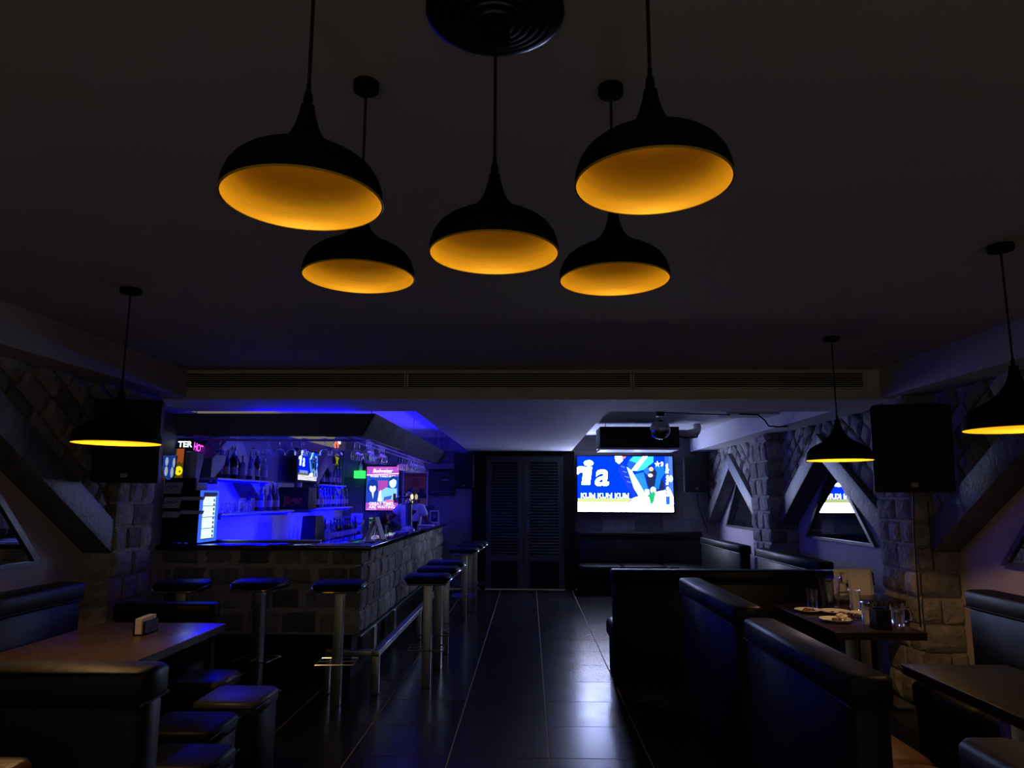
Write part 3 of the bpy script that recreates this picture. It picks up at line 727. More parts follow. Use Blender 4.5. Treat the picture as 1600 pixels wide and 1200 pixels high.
# lit signs on the left above the cooler
o = thing('sign_board', 'blue and white rounded sign panel at the left end of the bar', 'sign', (-3.14, 6.15, 1.68))
pts = [(-3.195, 1.89), (-3.195, 1.77), (-3.18, 1.72), (-3.15, 1.68), (-3.12, 1.68), (-3.09, 1.72), (-3.08, 1.89)]
MB().prism([(x, 6.15, z) for x, z in pts], (0, .02, 0)).build('panel', 'black', o)
p = Pic(.115, .21, True, .35, .5); p.poly([((x + 3.195) / .115, (z - 1.68) / .21) for x, z in pts], (40, 90, 210))
for (u, v, a, b_) in ((.3, .75, .12, .18), (.85, .7, .1, .2), (.3, .35, .13, .2), (.75, .3, .12, .22)): p.ell(u, v, a, b_, (190, 205, 235))
p.place('print', 'sign', o, (-3.195, 6.148, 1.68), (1, 0, 0), (0, 0, 1))
MB().box(-3.25, -3.19, 6.155, 6.168, 1.80, 1.86).build('bracket', 'black', o)
o = thing('beer_sign', 'amber lit beer glass sign with a yellow emblem left of the bucket', 'sign', (-3.15, 6.35, 1.66))
MB().box(-3.2, -3.115, 6.365, 6.385, 1.65, 1.97).build('panel', 'black', o)
p = Pic(.085, .32, True, 1.0, 0.3); p.rect(.05, .02, .95, .98, (70, 62, 6)); p.poly([(.1, .62), (.9, .62), (.95, .98), (.2, .98)], (150, 70, 30)); p.poly([(.2, .55), (.5, .62), (.8, .55), (.9, .7), (.1, .7)], (150, 70, 30))
p.ell(.5, .36, .42, .13, (255, 235, 20)); p.ell(.62, .34, .1, .03, (90, 80, 10)); p.rect(.15, .03, .8, .06, (230, 210, 120))
p.place('print', 'sign', o, (-3.2, 6.364, 1.65), (1, 0, 0), (0, 0, 1))
o = thing('letter_sign', 'small white lit letter sign above the beer glass sign', 'sign', (-3.18, 6.45, 1.98))
MB().box(-3.235, -3.09, 6.46, 6.48, 1.96, 2.065).build('panel', 'black', o)
p = Pic(.14, .1, True, 1.6, 2); p.text('TER', .5, .45, .75, (235, 250, 250), bold=.02, maxw=.95); p.place('print', 'sign', o, (-3.233, 6.458, 1.963), (1, 0, 0), (0, 0, 1))
o = thing('neon_sign', 'pink glowing letter sign on the wall above the bucket', 'sign', (-3.2, 6.87, 1.95))
MB().box(-3.246, -3.23, 6.76, 6.99, 1.93, 2.07).build('panel', 'black', o)
p = Pic(.22, .13, True, 1.8, 1); p.text('HOZ', .5, .5, .8, (255, 80, 245), bold=.03, maxw=.95, rot=-.12); p.place('print', 'sign', o, (-3.229, 6.765, 1.935), (0, 1, 0), (0, 0, 1))
o = thing('wall_poster', 'narrow colourful poster between the pink sign and the shelf', 'poster', (-3.24, 7.09, 1.75))
MB().box(-3.246, -3.238, 7.01, 7.17, 1.76, 2.1).build('board', 'black', o)
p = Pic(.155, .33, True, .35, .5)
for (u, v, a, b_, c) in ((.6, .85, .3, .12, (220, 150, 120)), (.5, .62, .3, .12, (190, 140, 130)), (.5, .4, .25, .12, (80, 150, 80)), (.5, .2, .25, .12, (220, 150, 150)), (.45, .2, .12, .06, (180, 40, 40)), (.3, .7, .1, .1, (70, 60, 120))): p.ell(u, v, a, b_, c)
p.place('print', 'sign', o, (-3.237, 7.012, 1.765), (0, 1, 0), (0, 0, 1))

# ================================================================== SCREENS AND POSTERS
def cricket(W, H, gain, wb):
    p = Pic(W, H, True, gain, wb); p.tint = (.72, .85, 1.35)
    P = lambda pts: [((x - 75) / 1455, 1 - (y - 92) / 815) for x, y in pts]
    p.rect(0, 0, 1, 1, (0, 34, 220))
    p.poly(P([(75, 765), (1530, 765), (1530, 907), (75, 907)]), (225, 205, 178))
    p.poly(P([(75, 712), (1000, 712), (1000, 768), (75, 768)]), (120, 118, 60))
    p.text('KUhl KUhl KUhl', .285, 1 - (676 - 92) / 815, .13, (200, 220, 235), bold=.004, maxw=.56)
    p.poly(P([(75, 255), (115, 240), (168, 242), (152, 325), (118, 330), (92, 350), (75, 362)]), (250, 252, 255))
    p.poly(P([(175, 250), (300, 250), (262, 512), (136, 512)]), (250, 252, 255)); p.ell((248 - 75) / 1455, 1 - (192 - 92) / 815, .050, .052, (250, 252, 255))
    p.text('a', (448 - 75) / 1455, 1 - (372 - 92) / 815, .60, (250, 252, 255), bold=.018, shear=.16, maxw=.24)
    p.poly(P([(1255, 620), (1420, 585), (1420, 800), (1225, 800)]), (150, 150, 165))
    p.poly(P([(1270, 640), (1400, 625), (1400, 650), (1280, 660)]), (230, 140, 170))
    p.poly(P([(1100, 245), (1190, 215), (1340, 380), (1400, 480), (1400, 590), (1200, 610), (1140, 520)]), (16, 22, 40))
    p.poly(P([(1250, 240), (1400, 235), (1410, 340), (1350, 430), (1310, 580), (1245, 560), (1290, 330)]), (15, 75, 140))
    p.poly(P([(1080, 265), (1150, 235), (1185, 300), (1150, 370), (1100, 330)]), (25, 75, 135))
    p.ell((1205 - 75) / 1455, 1 - (280 - 92) / 815, .024, .042, (140, 105, 70)); p.ell((1190 - 75) / 1455, 1 - (372 - 92) / 815, .026, .035, (145, 110, 85))
    p.poly(P([(835, 215), (870, 150), (935, 92), (1245, 92), (1240, 180), (1085, 290), (1000, 312), (890, 300)]), (40, 130, 170))
    p.poly(P([(835, 215), (870, 150), (975, 190), (920, 290), (890, 300)]), (20, 60, 160))
    for d in (0, 32, 60): p.poly(P([(1080 + d, 92), (1094 + d, 92), (920 + d, 300), (900 + d, 300)]), (235, 245, 250))
    p.poly(P([(940, 360), (1085, 325), (1155, 600), (1085, 640)]), (25, 85, 150))
    p.poly(P([(830, 245), (905, 300), (1110, 650), (1110, 690), (1010, 690), (930, 560)]), (110, 160, 185))
    p.poly(P([(720, 160), (830, 245), (978, 705), (945, 735), (735, 385), (700, 290)]), (14, 34, 140))
    for k in range(4): p.poly(P([(740 + k * 30, 230 + k * 75), (800 + k * 30, 250 + k * 75), (802 + k * 30, 262 + k * 75), (742 + k * 30, 242 + k * 75)]), (60, 90, 205))
    p.poly(P([(655, 92), (765, 92), (772, 150), (712, 202), (662, 165)]), (240, 238, 235)); p.poly(P([(760, 92), (825, 92), (800, 125), (768, 120)]), (220, 70, 60))
    p.poly(P([(810, 790), (915, 705), (1020, 680), (1175, 690), (1175, 800), (830, 805)]), (250, 246, 240))
    for q_ in ([(830, 800), (1175, 797), (1175, 806), (835, 808)], [(1040, 690), (1052, 690), (1088, 760), (1076, 764)], [(815, 785), (915, 705), (922, 712), (832, 792)]): p.poly(P(q_), (70, 62, 70))
    p.poly(P([(1100, 580), (1160, 575), (1175, 660), (1110, 680)]), (130, 170, 170)); p.ell((1225 - 75) / 1455, 1 - (590 - 92) / 815, .03, .06, (130, 170, 170))
    p.poly(P([(1150, 650), (1195, 640), (1225, 600), (1262, 640), (1240, 700), (1215, 790), (1175, 790)]), (20, 115, 50))
    p.poly(P([(1415, 92), (1475, 92), (1475, 800), (1415, 800)]), (30, 60, 170)); p.poly(P([(1475, 92), (1530, 92), (1530, 690), (1475, 560)]), (45, 70, 140))
    p.poly(P([(1475, 560), (1530, 690), (1530, 800), (1475, 800)]), (180, 200, 230)); p.ell((1500 - 75) / 1455, 1 - (420 - 92) / 815, .02, .06, (120, 180, 225))
    p.text('Kajaria  Kajaria  Kajaria', (1444 - 75) / 1455, 1 - (440 - 92) / 815, .062, (245, 248, 252), bold=.012, rot=math.pi / 2)
    for k in range(5):
        a = math.pi / 2 + k * 2 * math.pi / 5; cx, cy = (1300 - 75) / 1455, 1 - (205 - 92) / 815
        p.poly([(cx + .03 * math.cos(a), cy + .055 * math.sin(a)), (cx + .012 * math.cos(a + .6), cy + .02 * math.sin(a + .6)), (cx + .012 * math.cos(a - .6), cy + .02 * math.sin(a - .6))], (235, 240, 250))
    p.text('3', (1370 - 75) / 1455, 1 - (205 - 92) / 815, .1, (240, 245, 252), bold=.02)
    for a, b_ in ((800, 190), (812, 820), (845, 520), (858, 1180), (880, 700)):
        p.poly(P([(b_, a), (b_ + 210, a - 4), (b_ + 260, a + 2), (b_ + 120, a + 5)]), (120, 105, 92))
    p.text('DCN', (1392 - 75) / 1455, 1 - (842 - 92) / 815, .075, (205, 30, 60), bold=.004)
    return p
tv = thing('television', 'large wall television showing a bright blue cricket broadcast', 'television', (1.64, 12.38, 1.28))
MB().box(.80, 2.485, 12.36, 12.41, 1.275, 2.27).build('bezel', 'plastic', tv, bevel=.006)
cricket(1.63, .94, .72, 7.0).place('screen', 'tv', tv, (.826, 12.352, 1.306), (1, 0, 0), (0, 0, 1))
MB().box(1.3, 2.0, 12.41, 12.48, 1.6, 2.0).build('wall_mount', 'black', tv)
MB().tube([(.9, 12.37, 2.27), (.88, 12.38, 2.33)], .005, 6).build('hook', 'greymetal', tv)
tv2 = thing('television', 'small television showing cricket on the wall behind the bar bottles', 'television', (-3.05, 9.73, 1.74))
MB().box(-3.09, -3.04, 9.29, 10.17, 1.735, 2.175).build('bezel', 'plastic', tv2, bevel=.004)
cricket(.83, .39, .17, .2).place('screen', 'tv', tv2, (-3.036, 9.315, 1.76), (0, 1, 0), (0, 0, 1))
MB().box(-3.245, -3.09, 9.6, 9.9, 1.85, 2.05).build('wall_mount', 'black', tv2)

def framed(name, label, cat, x0, x1, z0, z1, fm, pic, pm, fw_=.025, y=YF - .026):
    t = thing(name, label, cat, ((x0 + x1) / 2, y, z0))
    MB().box(x0, x1, y - .02, y, z0, z1).build('backing', 'black', t)
    for (a, b, c, d) in ((x0, x0 + fw_, z0, z1), (x1 - fw_, x1, z0, z1), (x0 + fw_, x1 - fw_, z0, z0 + fw_), (x0 + fw_, x1 - fw_, z1 - fw_, z1)):
        MB().box(a, b, y - .035, y - .02, c, d).build('frame_bar', fm, t)
    pic.place('print', pm, t, (x0 + fw_, y - .022, z0 + fw_), (1, 0, 0), (0, 0, 1)); return t
# lit beer poster
p = Pic(.565, .75, True, .85, 1.1)
p.rect(0, 0, 1, 1, (196, 90, 220)); p.rect(.0, .17, 1, .78, (38, 92, 225)); p.rect(.36, .42, .66, .68, (190, 80, 200))
p.text('Budweiser', .5, .90, .125, (250, 248, 255), bold=.012, shear=.25, maxw=.62); p.poly([(.22, .955), (.8, .965), (.8, .975), (.22, .962)], (235, 150, 235))
p.poly([(0, .80), (1, .835), (1, .85), (0, .815)], (240, 235, 255)); p.text('WHERE THERE\'S BUDS', .5, .775, .065, (235, 245, 255), bold=.01, maxw=.78)
p.ell(.2, .52, .17, .19, (28, 60, 185)); p.ell(.2, .50, .10, .095, (215, 245, 255)); p.poly([(.08, .60), (.32, .60), (.33, .53), (.27, .56), (.2, .54), (.13, .56), (.07, .53)], (28, 60, 185))
p.poly([(.0, .17), (.0, .38), (.12, .42), (.28, .42), (.4, .34), (.44, .17)], (40, 80, 215)); p.poly([(.17, .42), (.24, .42), (.22, .26)], (235, 245, 255))
p.poly([(.36, .2), (.40, .42), (.46, .46), (.5, .42), (.5, .2)], (225, 245, 255))
p.poly([(.5, .18), (.46, .44), (.62, .52), (.78, .5), (.95, .5), (.95, .3), (.8, .18)], (140, 215, 248)); p.ell(.82, .63, .11, .12, (200, 240, 250)); p.poly([(.71, .66), (.72, .75), (.85, .79), (.95, .74), (.93, .68), (.84, .72)], (30, 60, 170))
p.poly([(.55, .2), (.78, .26), (.8, .34), (.56, .3)], (60, 120, 230)); p.rect(.84, .18, .93, .38, (60, 20, 70)); p.ell(.72, .21, .15, .03, (240, 130, 190))
p.text('GREAT TIMES', .48, .145, .095, (250, 245, 255), bold=.006, maxw=.94); p.text('ARE WAITING', .5, .07, .095, (250, 245, 255), bold=.006, maxw=.94)
p.rect(.03, .012, .35, .02, (225, 200, 250))
framed('lightbox_poster', 'glowing pink and blue beer poster in a black frame on the far wall', 'poster', -2.87, -2.255, 1.29, 2.09, 'plastic', p, 'sign')
# brown poster
p = Pic(.40, .54); p.rect(0, 0, 1, 1, (170, 100, 40)); p.poly([(0, .2), (1, .2), (1, .36), (.72, .42), (.5, .33), (.3, .40), (0, .34)], (40, 22, 14)); p.rect(0, .0, 1, .2, (215, 175, 60))
p.ell(.5, .72, .2, .15, (190, 70, 30)); p.ell(.5, .72, .16, .12, (150, 60, 24)); p.rect(0, .9, 1, 1, (130, 50, 24)); p.text('BEER', .5, .1, .19, (30, 18, 10), bold=.02, maxw=.85); p.ell(.2, .7, .06, .16, (150, 110, 60)); p.ell(.8, .45, .13, .07, (60, 34, 16))
framed('framed_poster', 'brown and ochre poster with an orange disc in a pale frame', 'poster', -2.21, -1.765, 1.39, 1.975, 'white', p, 'ink', .02)
p = Pic(.42, .41); p.rect(0, 0, 1, 1, (22, 14, 30)); p.ell(.3, .55, .2, .25, (34, 14, 26))
for i, ch in enumerate('FIREBALL'):
    a = (i - 3.5) * .17; p.text(ch, .68 + .22 * math.sin(a), .46 + .17 * math.cos(a), .085, (235, 228, 240), rot=-a)
p.text('CINNAMON & HOT WHISKY', .55, .14, .05, (200, 195, 225), maxw=.75); p.text('TASTES LIKE HEAVEN', .55, .22, .035, (60, 56, 80), maxw=.6); p.poly([(.02, .06), (.2, .16), (.16, .08)], (110, 130, 130))
framed('dark_poster', 'square dark poster with curved pale lettering near the louvred door', 'poster', -1.755, -1.30, 1.57, 2.03, 'plastic', p, 'ink', .012)
# neon etc around the television behind the bar
o = thing('neon_sign', 'orange glowing script sign on a black panel right of the bar television', 'sign', (-3.2, 10.7, 1.93))
MB().box(-3.245, -3.225, 10.38, 11.08, 1.92, 2.13).build('panel', 'black', o)
p = Pic(.66, .19, True, 1.5, .5); p.text('Rock', .48, .5, .85, (255, 75, 20), bold=.02, shear=.2, maxw=.9); p.place('print', 'sign', o, (-3.224, 10.4, 1.93), (0, 1, 0), (0, 0, 1))
o = thing('ring_light', 'small red and white glowing ring hanging above the orange sign', 'light', (-2.9, 10.9, 2.25))
MB().tube([(-2.99, 10.95 + .09 * math.cos(i * math.pi / 10), 2.33 + .05 * math.sin(i * math.pi / 10)) for i in range(20)], .012, 6, True).build('ring', emit_mat('ring_red', (1, .12, .03), 2.2), o, smooth=True)
MB().box(-3.0, -2.98, 11.0, 11.16, 2.36, 2.42).build('white_tab', emit_mat('tab_white', (1, .85, .75), 1.2), o)
MB().tube([(-2.99, 10.95, 2.38), (-2.99, 10.95, 2.68)], .004, 6).build('hanger', 'black', o)
o = thing('star_banner', 'black hanging banner with a yellow star beside the bar shelves', 'banner', (-3.2, 11.9, 1.98))
MB().box(-3.246, -3.232, 11.72, 12.1, 1.98, 2.33).build('cloth', 'black', o)
p = Pic(.36, .33, True, .8, .1)
for k in range(5):
    a = math.pi / 2 + k * 2 * math.pi / 5
    p.poly([(.5 + .38 * math.cos(a), .5 + .4 * math.sin(a)), (.5 + .16 * math.cos(a + .63), .5 + .16 * math.sin(a + .63)), (.5, .5), (.5 + .16 * math.cos(a - .63), .5 + .16 * math.sin(a - .63))], (150, 150, 60))
p.place('print', 'sign', o, (-3.231, 11.73, 1.99), (0, 1, 0), (0, 0, 1))
o = thing('bottle_display', 'white bottle figure above a green glowing box left of the lit poster', 'display', (-2.94, 12.2, 1.86))
MB().box(-3.03, -2.86, 12.28, 12.47, 1.86, 1.99).build('lit_box', emit_mat('green_box', (.04, .75, .14), 1.3), o)
MB().lathe([(.028, 0), (.032, .01), (.03, .1), (.012, .14), (.011, .19)], 12, (-2.94, 12.38, 1.99)).build('bottle_figure', 'white', o, smooth=True)
MB().box(-2.99, -2.89, 12.44, 12.474, 1.99, 2.2).build('back_panel', 'black', o)

# ================================================================== ON THE BAR
o = thing('beer_tap', 'black column beer tap with chrome fittings and round badge', 'beer tap', (-1.56, 9.3, 1.1225)); X, Y, Z = -1.56, 9.3, 1.1225
MB().lathe([(.085, 0), (.085, .012), (.06, .03), (.045, .05)], 20, (X, Y, Z)).build('base', 'chrome', o, smooth=True)
MB().cyl(X, Y, Z + .05, Z + .33, .042, 20).build('column', 'blackgloss', o, smooth=True)
MB().lathe([(.046, .33), (.05, .345), (.046, .37), (.03, .40), (.05, .43), (.04, .47), (.01, .49)], 18, (X, Y, Z)).build('head', 'chrome', o, smooth=True)
MB().tube([(X - .03, Y - .02, Z + .42), (X - .13, Y - .05, Z + .42), (X - .15, Y - .06, Z + .40), (X - .15, Y - .06, Z + .34)], .011, 8).build('spout', 'chrome', o, smooth=True)
MB().tube([(X - .1, Y - .045, Z + .42), (X - .115, Y - .06, Z + .5)], .009, 8).build('lever', 'black', o, smooth=True)
for dx in (.045, .1):
    b = MB().lathe([(.034, 0), (.036, .004), (.034, .012)], 18, (0, 0, 0)).xf(Matrix.Translation((X + dx, Y - .05, Z + .42)) @ Matrix.Rotation(math.pi / 2, 4, 'X') @ Matrix.Diagonal((.55, 1, 1, 1)))
    b.build('badge', emit_mat('badge_glow', (1, .8, .5), 1.1 if dx < .06 else .55), o, smooth=True)
o = thing('tent_card', 'white folded tent card standing on the bar corner', 'card', (-1.53, 7.2, 1.1225))
for s in (-1, 1):
    MB().hexa([(-1.535 + s * .075 - .008, 7.1, 1.1225), (-1.535 + s * .075 + .008, 7.1, 1.1225), (-1.535 + s * .075 + .008, 7.3, 1.1225), (-1.535 + s * .075 - .008, 7.3, 1.1225), (-1.543, 7.1, 1.34), (-1.527, 7.1, 1.34), (-1.527, 7.3, 1.34), (-1.543, 7.3, 1.34)]).build('leaf', 'paper', o)
o = MB(); 
for dx in (-.06, .06): o.tube([(-1.43 + dx, 6.92, 1.126), (-1.43 + dx * .8, 6.94, 1.26), (-1.43 + dx * .8, 7.02, 1.26), (-1.43 + dx, 7.04, 1.126)], .0035, 6)
o.tube([(-1.49, 6.92, 1.126), (-1.37, 6.92, 1.126), (-1.37, 7.04, 1.126), (-1.49, 7.04, 1.126)], .0035, 6, True)
tag(o.build('wire_holder', 'chrome', smooth=True), 'small wire napkin holder next to the tent card', 'holder')
for i, (x, y, a) in enumerate(((-1.62, 6.62, 12), (-1.75, 6.45, -20), (-1.5, 6.85, 35))):
    b = MB().box(-.105, .105, -.075, .075, 0, .0012).xf(Matrix.Translation((x, y, 1.1225 + i * .0014)) @ Matrix.Rotation(R(a), 4, 'Z'))
    tag(b.build('menu_sheet', 'paper'), ['flat menu sheet on the bar top nearest the corner', 'flat menu sheet on the bar top by the front edge', 'flat menu sheet on the bar top below the tent card'][i], 'paper')
o = thing('acrylic_stand', 'upright framed sign standing at the far end of the bar', 'sign', (-1.53, 11.6, 1.1225))
MB().box(-1.61, -1.46, 11.61, 11.63, 1.1225, 1.33).build('panel', 'paper', o); MB().box(-1.62, -1.45, 11.56, 11.68, 1.1225, 1.13).build('foot', 'white', o)
p = Pic(.11, .16); p.rect(0, 0, 1, 1, (60, 60, 100)); p.ell(.5, .6, .3, .25, (120, 110, 150)); p.rect(.15, .1, .85, .25, (30, 30, 50)); p.place('print', 'ink', o, (-1.59, 11.608, 1.15), (1, 0, 0), (0, 0, 1))
o = tumbler_mesh(.045, .085).build('dark_tumbler', 'smoke', smooth=True, origin=(0, 0, 0)); o.location = (-1.60, 10.1, 1.1225); tag(o, 'short dark tumbler behind the beer tap', 'glass')
o = MB().box(-1.66, -1.42, 10.55, 10.8, 1.1225, 1.135).build('bar_tray', 'paper', bevel=.004); tag(o, 'pale flat tray near the far end of the bar', 'tray')

# till and order screen
o = thing('cash_register', 'grey cash register with sloped keyboard left of the order screen', 'register', (-2.78, 11.75, .92))
MB().hexa([(-3.02, 11.72, .9205), (-2.72, 11.72, .9205), (-2.72, 12.05, .9205), (-3.02, 12.05, .9205), (-2.99, 11.80, 1.06), (-2.76, 11.80, 1.06), (-2.76, 12.05, 1.16), (-2.99, 12.05, 1.16)]).build('body', 'greymetal', o, bevel=.01)
MB().hexa([(-2.97, 11.93, 1.12), (-2.78, 11.93, 1.12), (-2.78, 11.97, 1.12), (-2.97, 11.97, 1.12), (-2.97, 11.97, 1.27), (-2.78, 11.97, 1.27), (-2.78, 12.01, 1.27), (-2.97, 12.01, 1.27)]).build('display', 'white', o, bevel=.006)
MB().box(-2.99, -2.75, 11.725, 11.735, .93, .99).build('drawer', 'plastic', o)
o = thing('order_screen', 'small glowing order screen behind the bending bartender', 'monitor', (-2.62, 12.0, .98))
MB().box(-2.69, -2.49, 12.0, 12.03, 1.02, 1.22).build('bezel', 'plastic', o); MB().box(-2.65, -2.53, 11.97, 12.08, .9805, .99).build('foot', 'plastic', o); MB().box(-2.61, -2.57, 12.03, 12.05, .985, 1.1).build('neck', 'plastic', o)
p = Pic(.18, .18, True, .35, .45); p.rect(0, 0, 1, 1, (60, 90, 100)); p.rect(.05, .85, .95, .95, (150, 190, 190)); p.rect(.05, .05, .95, .1, (170, 200, 190))
for i in range(3):
    for j in range(4): p.rect(.07 + j * .23, .2 + i * .21, .24 + j * .23, .36 + i * .21, (120, 170, 175) if (i + j) % 2 else (25, 45, 60))
p.place('screen', 'sign', o, (-2.68, 11.999, 1.03), (1, 0, 0), (0, 0, 1))

# ================================================================== CEILING FITTINGS AND SPEAKERS
o = thing('air_conditioner', 'dark boxed air conditioning unit hung below the recess above the television', 'air conditioner', (1.54, 10.3, 2.2))
MB().box(.99, 2.10, 10.0, 10.6, 2.235, 2.53).build('body', 'plastic', o, bevel=.008)
MB().box(1.0, 2.09, 10.01, 10.59, 2.205, 2.2348).build('underside', 'acunder', o)
for x in (1.1, 2.0): MB().tube([(x, 10.3, 2.53), (x, 10.3, 2.61)], .006, 6).build('hanger_rod', 'greymetal', o)
MB().tube([(.86, 9.96, 2.215), (1.0, 9.98, 2.222), (2.1, 9.98, 2.222)], .006, 6).build('front_pipe', 'white', o)
b = MB().tube([(2.10, 10.2, 2.45), (2.28, 10.2, 2.45), (2.40, 10.25, 2.48), (2.45, 10.4, 2.55), (2.45, 10.45, 2.61)], .055, 12); b.build('duct', 'duct', o, smooth=True)
MB().tube([(2.10, 10.1, 2.40), (2.25, 10.1, 2.38), (2.38, 10.15, 2.40), (2.44, 10.3, 2.5)], .014, 8).build('pipe', 'plastic', o, smooth=True)
o = thing('mirror_ball', 'small mirror ball hanging in front of the air conditioner', 'mirror ball', (1.468, 8.0, 2.3))
b = MB().ball((1.468, 8.0, 2.298), .112, n=30, k=17); b.build('ball', 'ball', o)
MB().tube([(1.468, 8.0, 2.405), (1.468, 8.0, 2.45)], .006, 6).build('stem', 'greymetal', o); MB().box(1.425, 1.511, 7.957, 8.043, 2.445, 2.5).build('motor', 'plastic', o, bevel=.004); MB().tube([(1.468, 8, 2.5), (1.468, 8, 2.61)], .012, 8).build('mount', 'plastic', o)
o = MB().tube([(1.51, 8.0, 2.49), (1.8, 8.0, 2.475), (2.1, 8.0, 2.47), (2.25, 7.98, 2.46)], .006, 6).build('ball_cable', 'plastic', smooth=True); tag(o, 'thin black cable running right from the mirror ball', 'cable')
o = MB().tube([(2.35, 7.98, 2.47), (2.55, 7.95, 2.46), (2.62, 7.95, 2.40), (2.66, 7.95, 2.335), (2.75, 7.95, 2.325), (2.86, 7.9, 2.325)], .009, 6).build('ceiling_cable', 'plastic', smooth=True); tag(o, 'dark cable looping down from the ceiling boxing at right', 'cable')

def speaker(label, c, w_, h, d, rz, tilt, bracket):
    t = thing('loudspeaker', label, 'speaker', c, 'wall loudspeakers')
    mt = Matrix.Translation(c) @ Matrix.Rotation(rz, 4, 'Z') @ Matrix.Rotation(tilt, 4, 'X')
    k = .78
    b = MB().hexa([(-w_ / 2, -d / 2, -h / 2), (w_ / 2, -d / 2, -h / 2), (w_ / 2 * k, d / 2, -h / 2), (-w_ / 2 * k, d / 2, -h / 2), (-w_ / 2, -d / 2, h / 2), (w_ / 2, -d / 2, h / 2), (w_ / 2 * k, d / 2, h / 2), (-w_ / 2 * k, d / 2, h / 2)]).xf(mt)
    b.build('cabinet', 'plastic', t, bevel=.02)
    MB().box(-w_ / 2 * .9, w_ / 2 * .9, -d / 2 - .012, -d / 2 + .002, -h / 2 * .93, h / 2 * .93).xf(mt).build('grille', 'grille', t, bevel=.01)
    MB().box(-.022, .022, -d / 2 - .0145, -d / 2 - .011, -h / 2 * .86, -h / 2 * .76).xf(mt).build('badge', 'greymetal', t)
    MB().tube([mt @ Vector((0, d / 2 - .02, 0)), bracket], .02, 8).build('bracket', 'plastic', t)
speaker('big black loudspeaker on the right stone pillar', (2.68, 5.10, 1.90), .50, .60, .34, R(-20), R(9), (3.06, 5.3, 1.95))
speaker('big black loudspeaker behind the left pendant', (-2.83, 5.0, 1.93), .43, .58, .32, R(16), R(6), (-3.06, 5.15, 1.97))
speaker('small black loudspeaker right of the large television', (2.80, 12.17, 1.94), .42, .60, .30, R(-6), 0, (2.9, 12.47, 1.95))
speaker('dark loudspeaker hanging left of the louvred door', (-1.10, 11.95, 1.98), .34, .60, .28, R(6), 0, (-1.1, 12.44, 1.98))
o = MB().tube([(2.86, 12.33, 1.62), (2.9, 12.44, 1.4), (3.0, 12.44, 1.1), (3.05, 12.44, .95)], .006, 6).build('speaker_cable', 'plastic', smooth=True); tag(o, 'thin cable hanging below the small loudspeaker', 'cable')
o = MB().tube([(2.93, 5.56, 1.62), (2.9, 5.545, 1.3), (2.89, 5.535, .9), (2.89, 5.54, .6)], .006, 6).build('speaker_cable', 'plastic', smooth=True); tag(o, 'black cable running down the corner of the right stone pillar', 'cable')

# ================================================================== SEATING
def bench(label, x0, x1, y0, y1, side, hback=.95, seat_h=.46, tb=.14, mats='leather', seatm=None, group='upholstered booth benches'):
    """side = where the backrest stands: '-x', '+x', '-y', '+y'"""
    t = thing('booth_bench', label, 'bench', ((x0 + x1) / 2, (y0 + y1) / 2, .006), group)
    bx = {'-x': (x0, x0 + tb, y0, y1), '+x': (x1 - tb, x1, y0, y1), '-y': (x0, x1, y0, y0 + tb), '+y': (x0, x1, y1 - tb, y1)}[side]
    sx = {'-x': (x0 + tb, x1, y0, y1), '+x': (x0, x1 - tb, y0, y1), '-y': (x0, x1, y0 + tb, y1), '+y': (x0, x1, y0, y1 - tb)}[side]
    MB().box(sx[0] + .03, sx[1] - .03, sx[2] + .03, sx[3] - .03, .006, .32).build('base', 'black', t)
    along = 'y' if side[1] == 'x' else 'x'; L = (y1 - y0) if along == 'y' else (x1 - x0); n = max(1, round(L / .7))
    for i in range(n):
        f0, f1 = i / n, (i + 1) / n
        if along == 'y': MB().rbox(sx[0], sx[1], y0 + L * f0 + .003, y0 + L * f1 - .003, .32, seat_h, .05).build('seat_cushion', seatm or mats, t, smooth=True)
        else: MB().rbox(x0 + L * f0 + .003, x0 + L * f1 - .003, sx[2], sx[3], .32, seat_h, .05).build('seat_cushion', seatm or mats, t, smooth=True)
    MB().rbox(bx[0], bx[1], bx[2], bx[3], .006, hback - .10, .03).build('backrest', mats, t, smooth=True)
    hr = MB().rbox(bx[0] - .012, bx[1] + .012, bx[2] - .012, bx[3] + .012, hback - .10, hback, .028).build('head_roll', mats, t, smooth=True)
    e = .006     # piping and seam
    pz = hback - .102
    cs = [(bx[0] - e, bx[2] - e), (bx[1] + e, bx[2] - e), (bx[1] + e, bx[3] + e), (bx[0] - e, bx[3] + e)]
    MB().tube([(x, y, pz) for x, y in cs], .006, 6, True).build('piping', mats, hr, smooth=True)
    return t
bench('dark bench facing the far end, its tall back across the aisle end', .70, 2.86, 6.16, 6.85, '-y', .94)
bench('dark booth bench with its back to the aisle beside the laid table', 1.10, 1.72, 3.98, 5.38, '-x', .965)
bench('nearest dark booth bench with its back to the aisle at lower right', 1.10, 1.70, 2.60, 3.80, '-x', .935, seatm='brownleather')
bench('dark booth bench end cut by the bottom right corner of the picture', 1.10, 1.68, .8, 1.97, '-x', .935)
bench('dark wall bench with a plain back at the right edge of the picture', 2.30, 2.86, 2.6, 4.62, '+x', .985, tb=.16)
bench('dark wall bench behind the laid table along the right wall', 2.34, 2.86, 6.95, 8.80, '+x', .95)
bench('far dark wall bench in the corner below the small loudspeaker', 2.36, 2.88, 9.55, 11.7, '+x', .93)
bench('long dark bench against the far wall under the television', .80, 2.90, 11.75, 12.44, '+y', .97)
bench('dark bench back in the left foreground, seen from behind', -2.9, -1.27, 2.42, 3.02, '-y', .965, tb=.17)
bench('dark tall wall bench beside the brown table at the left edge', -2.88, -2.68, 3.06, 4.42, '-x', 1.02, tb=.16)
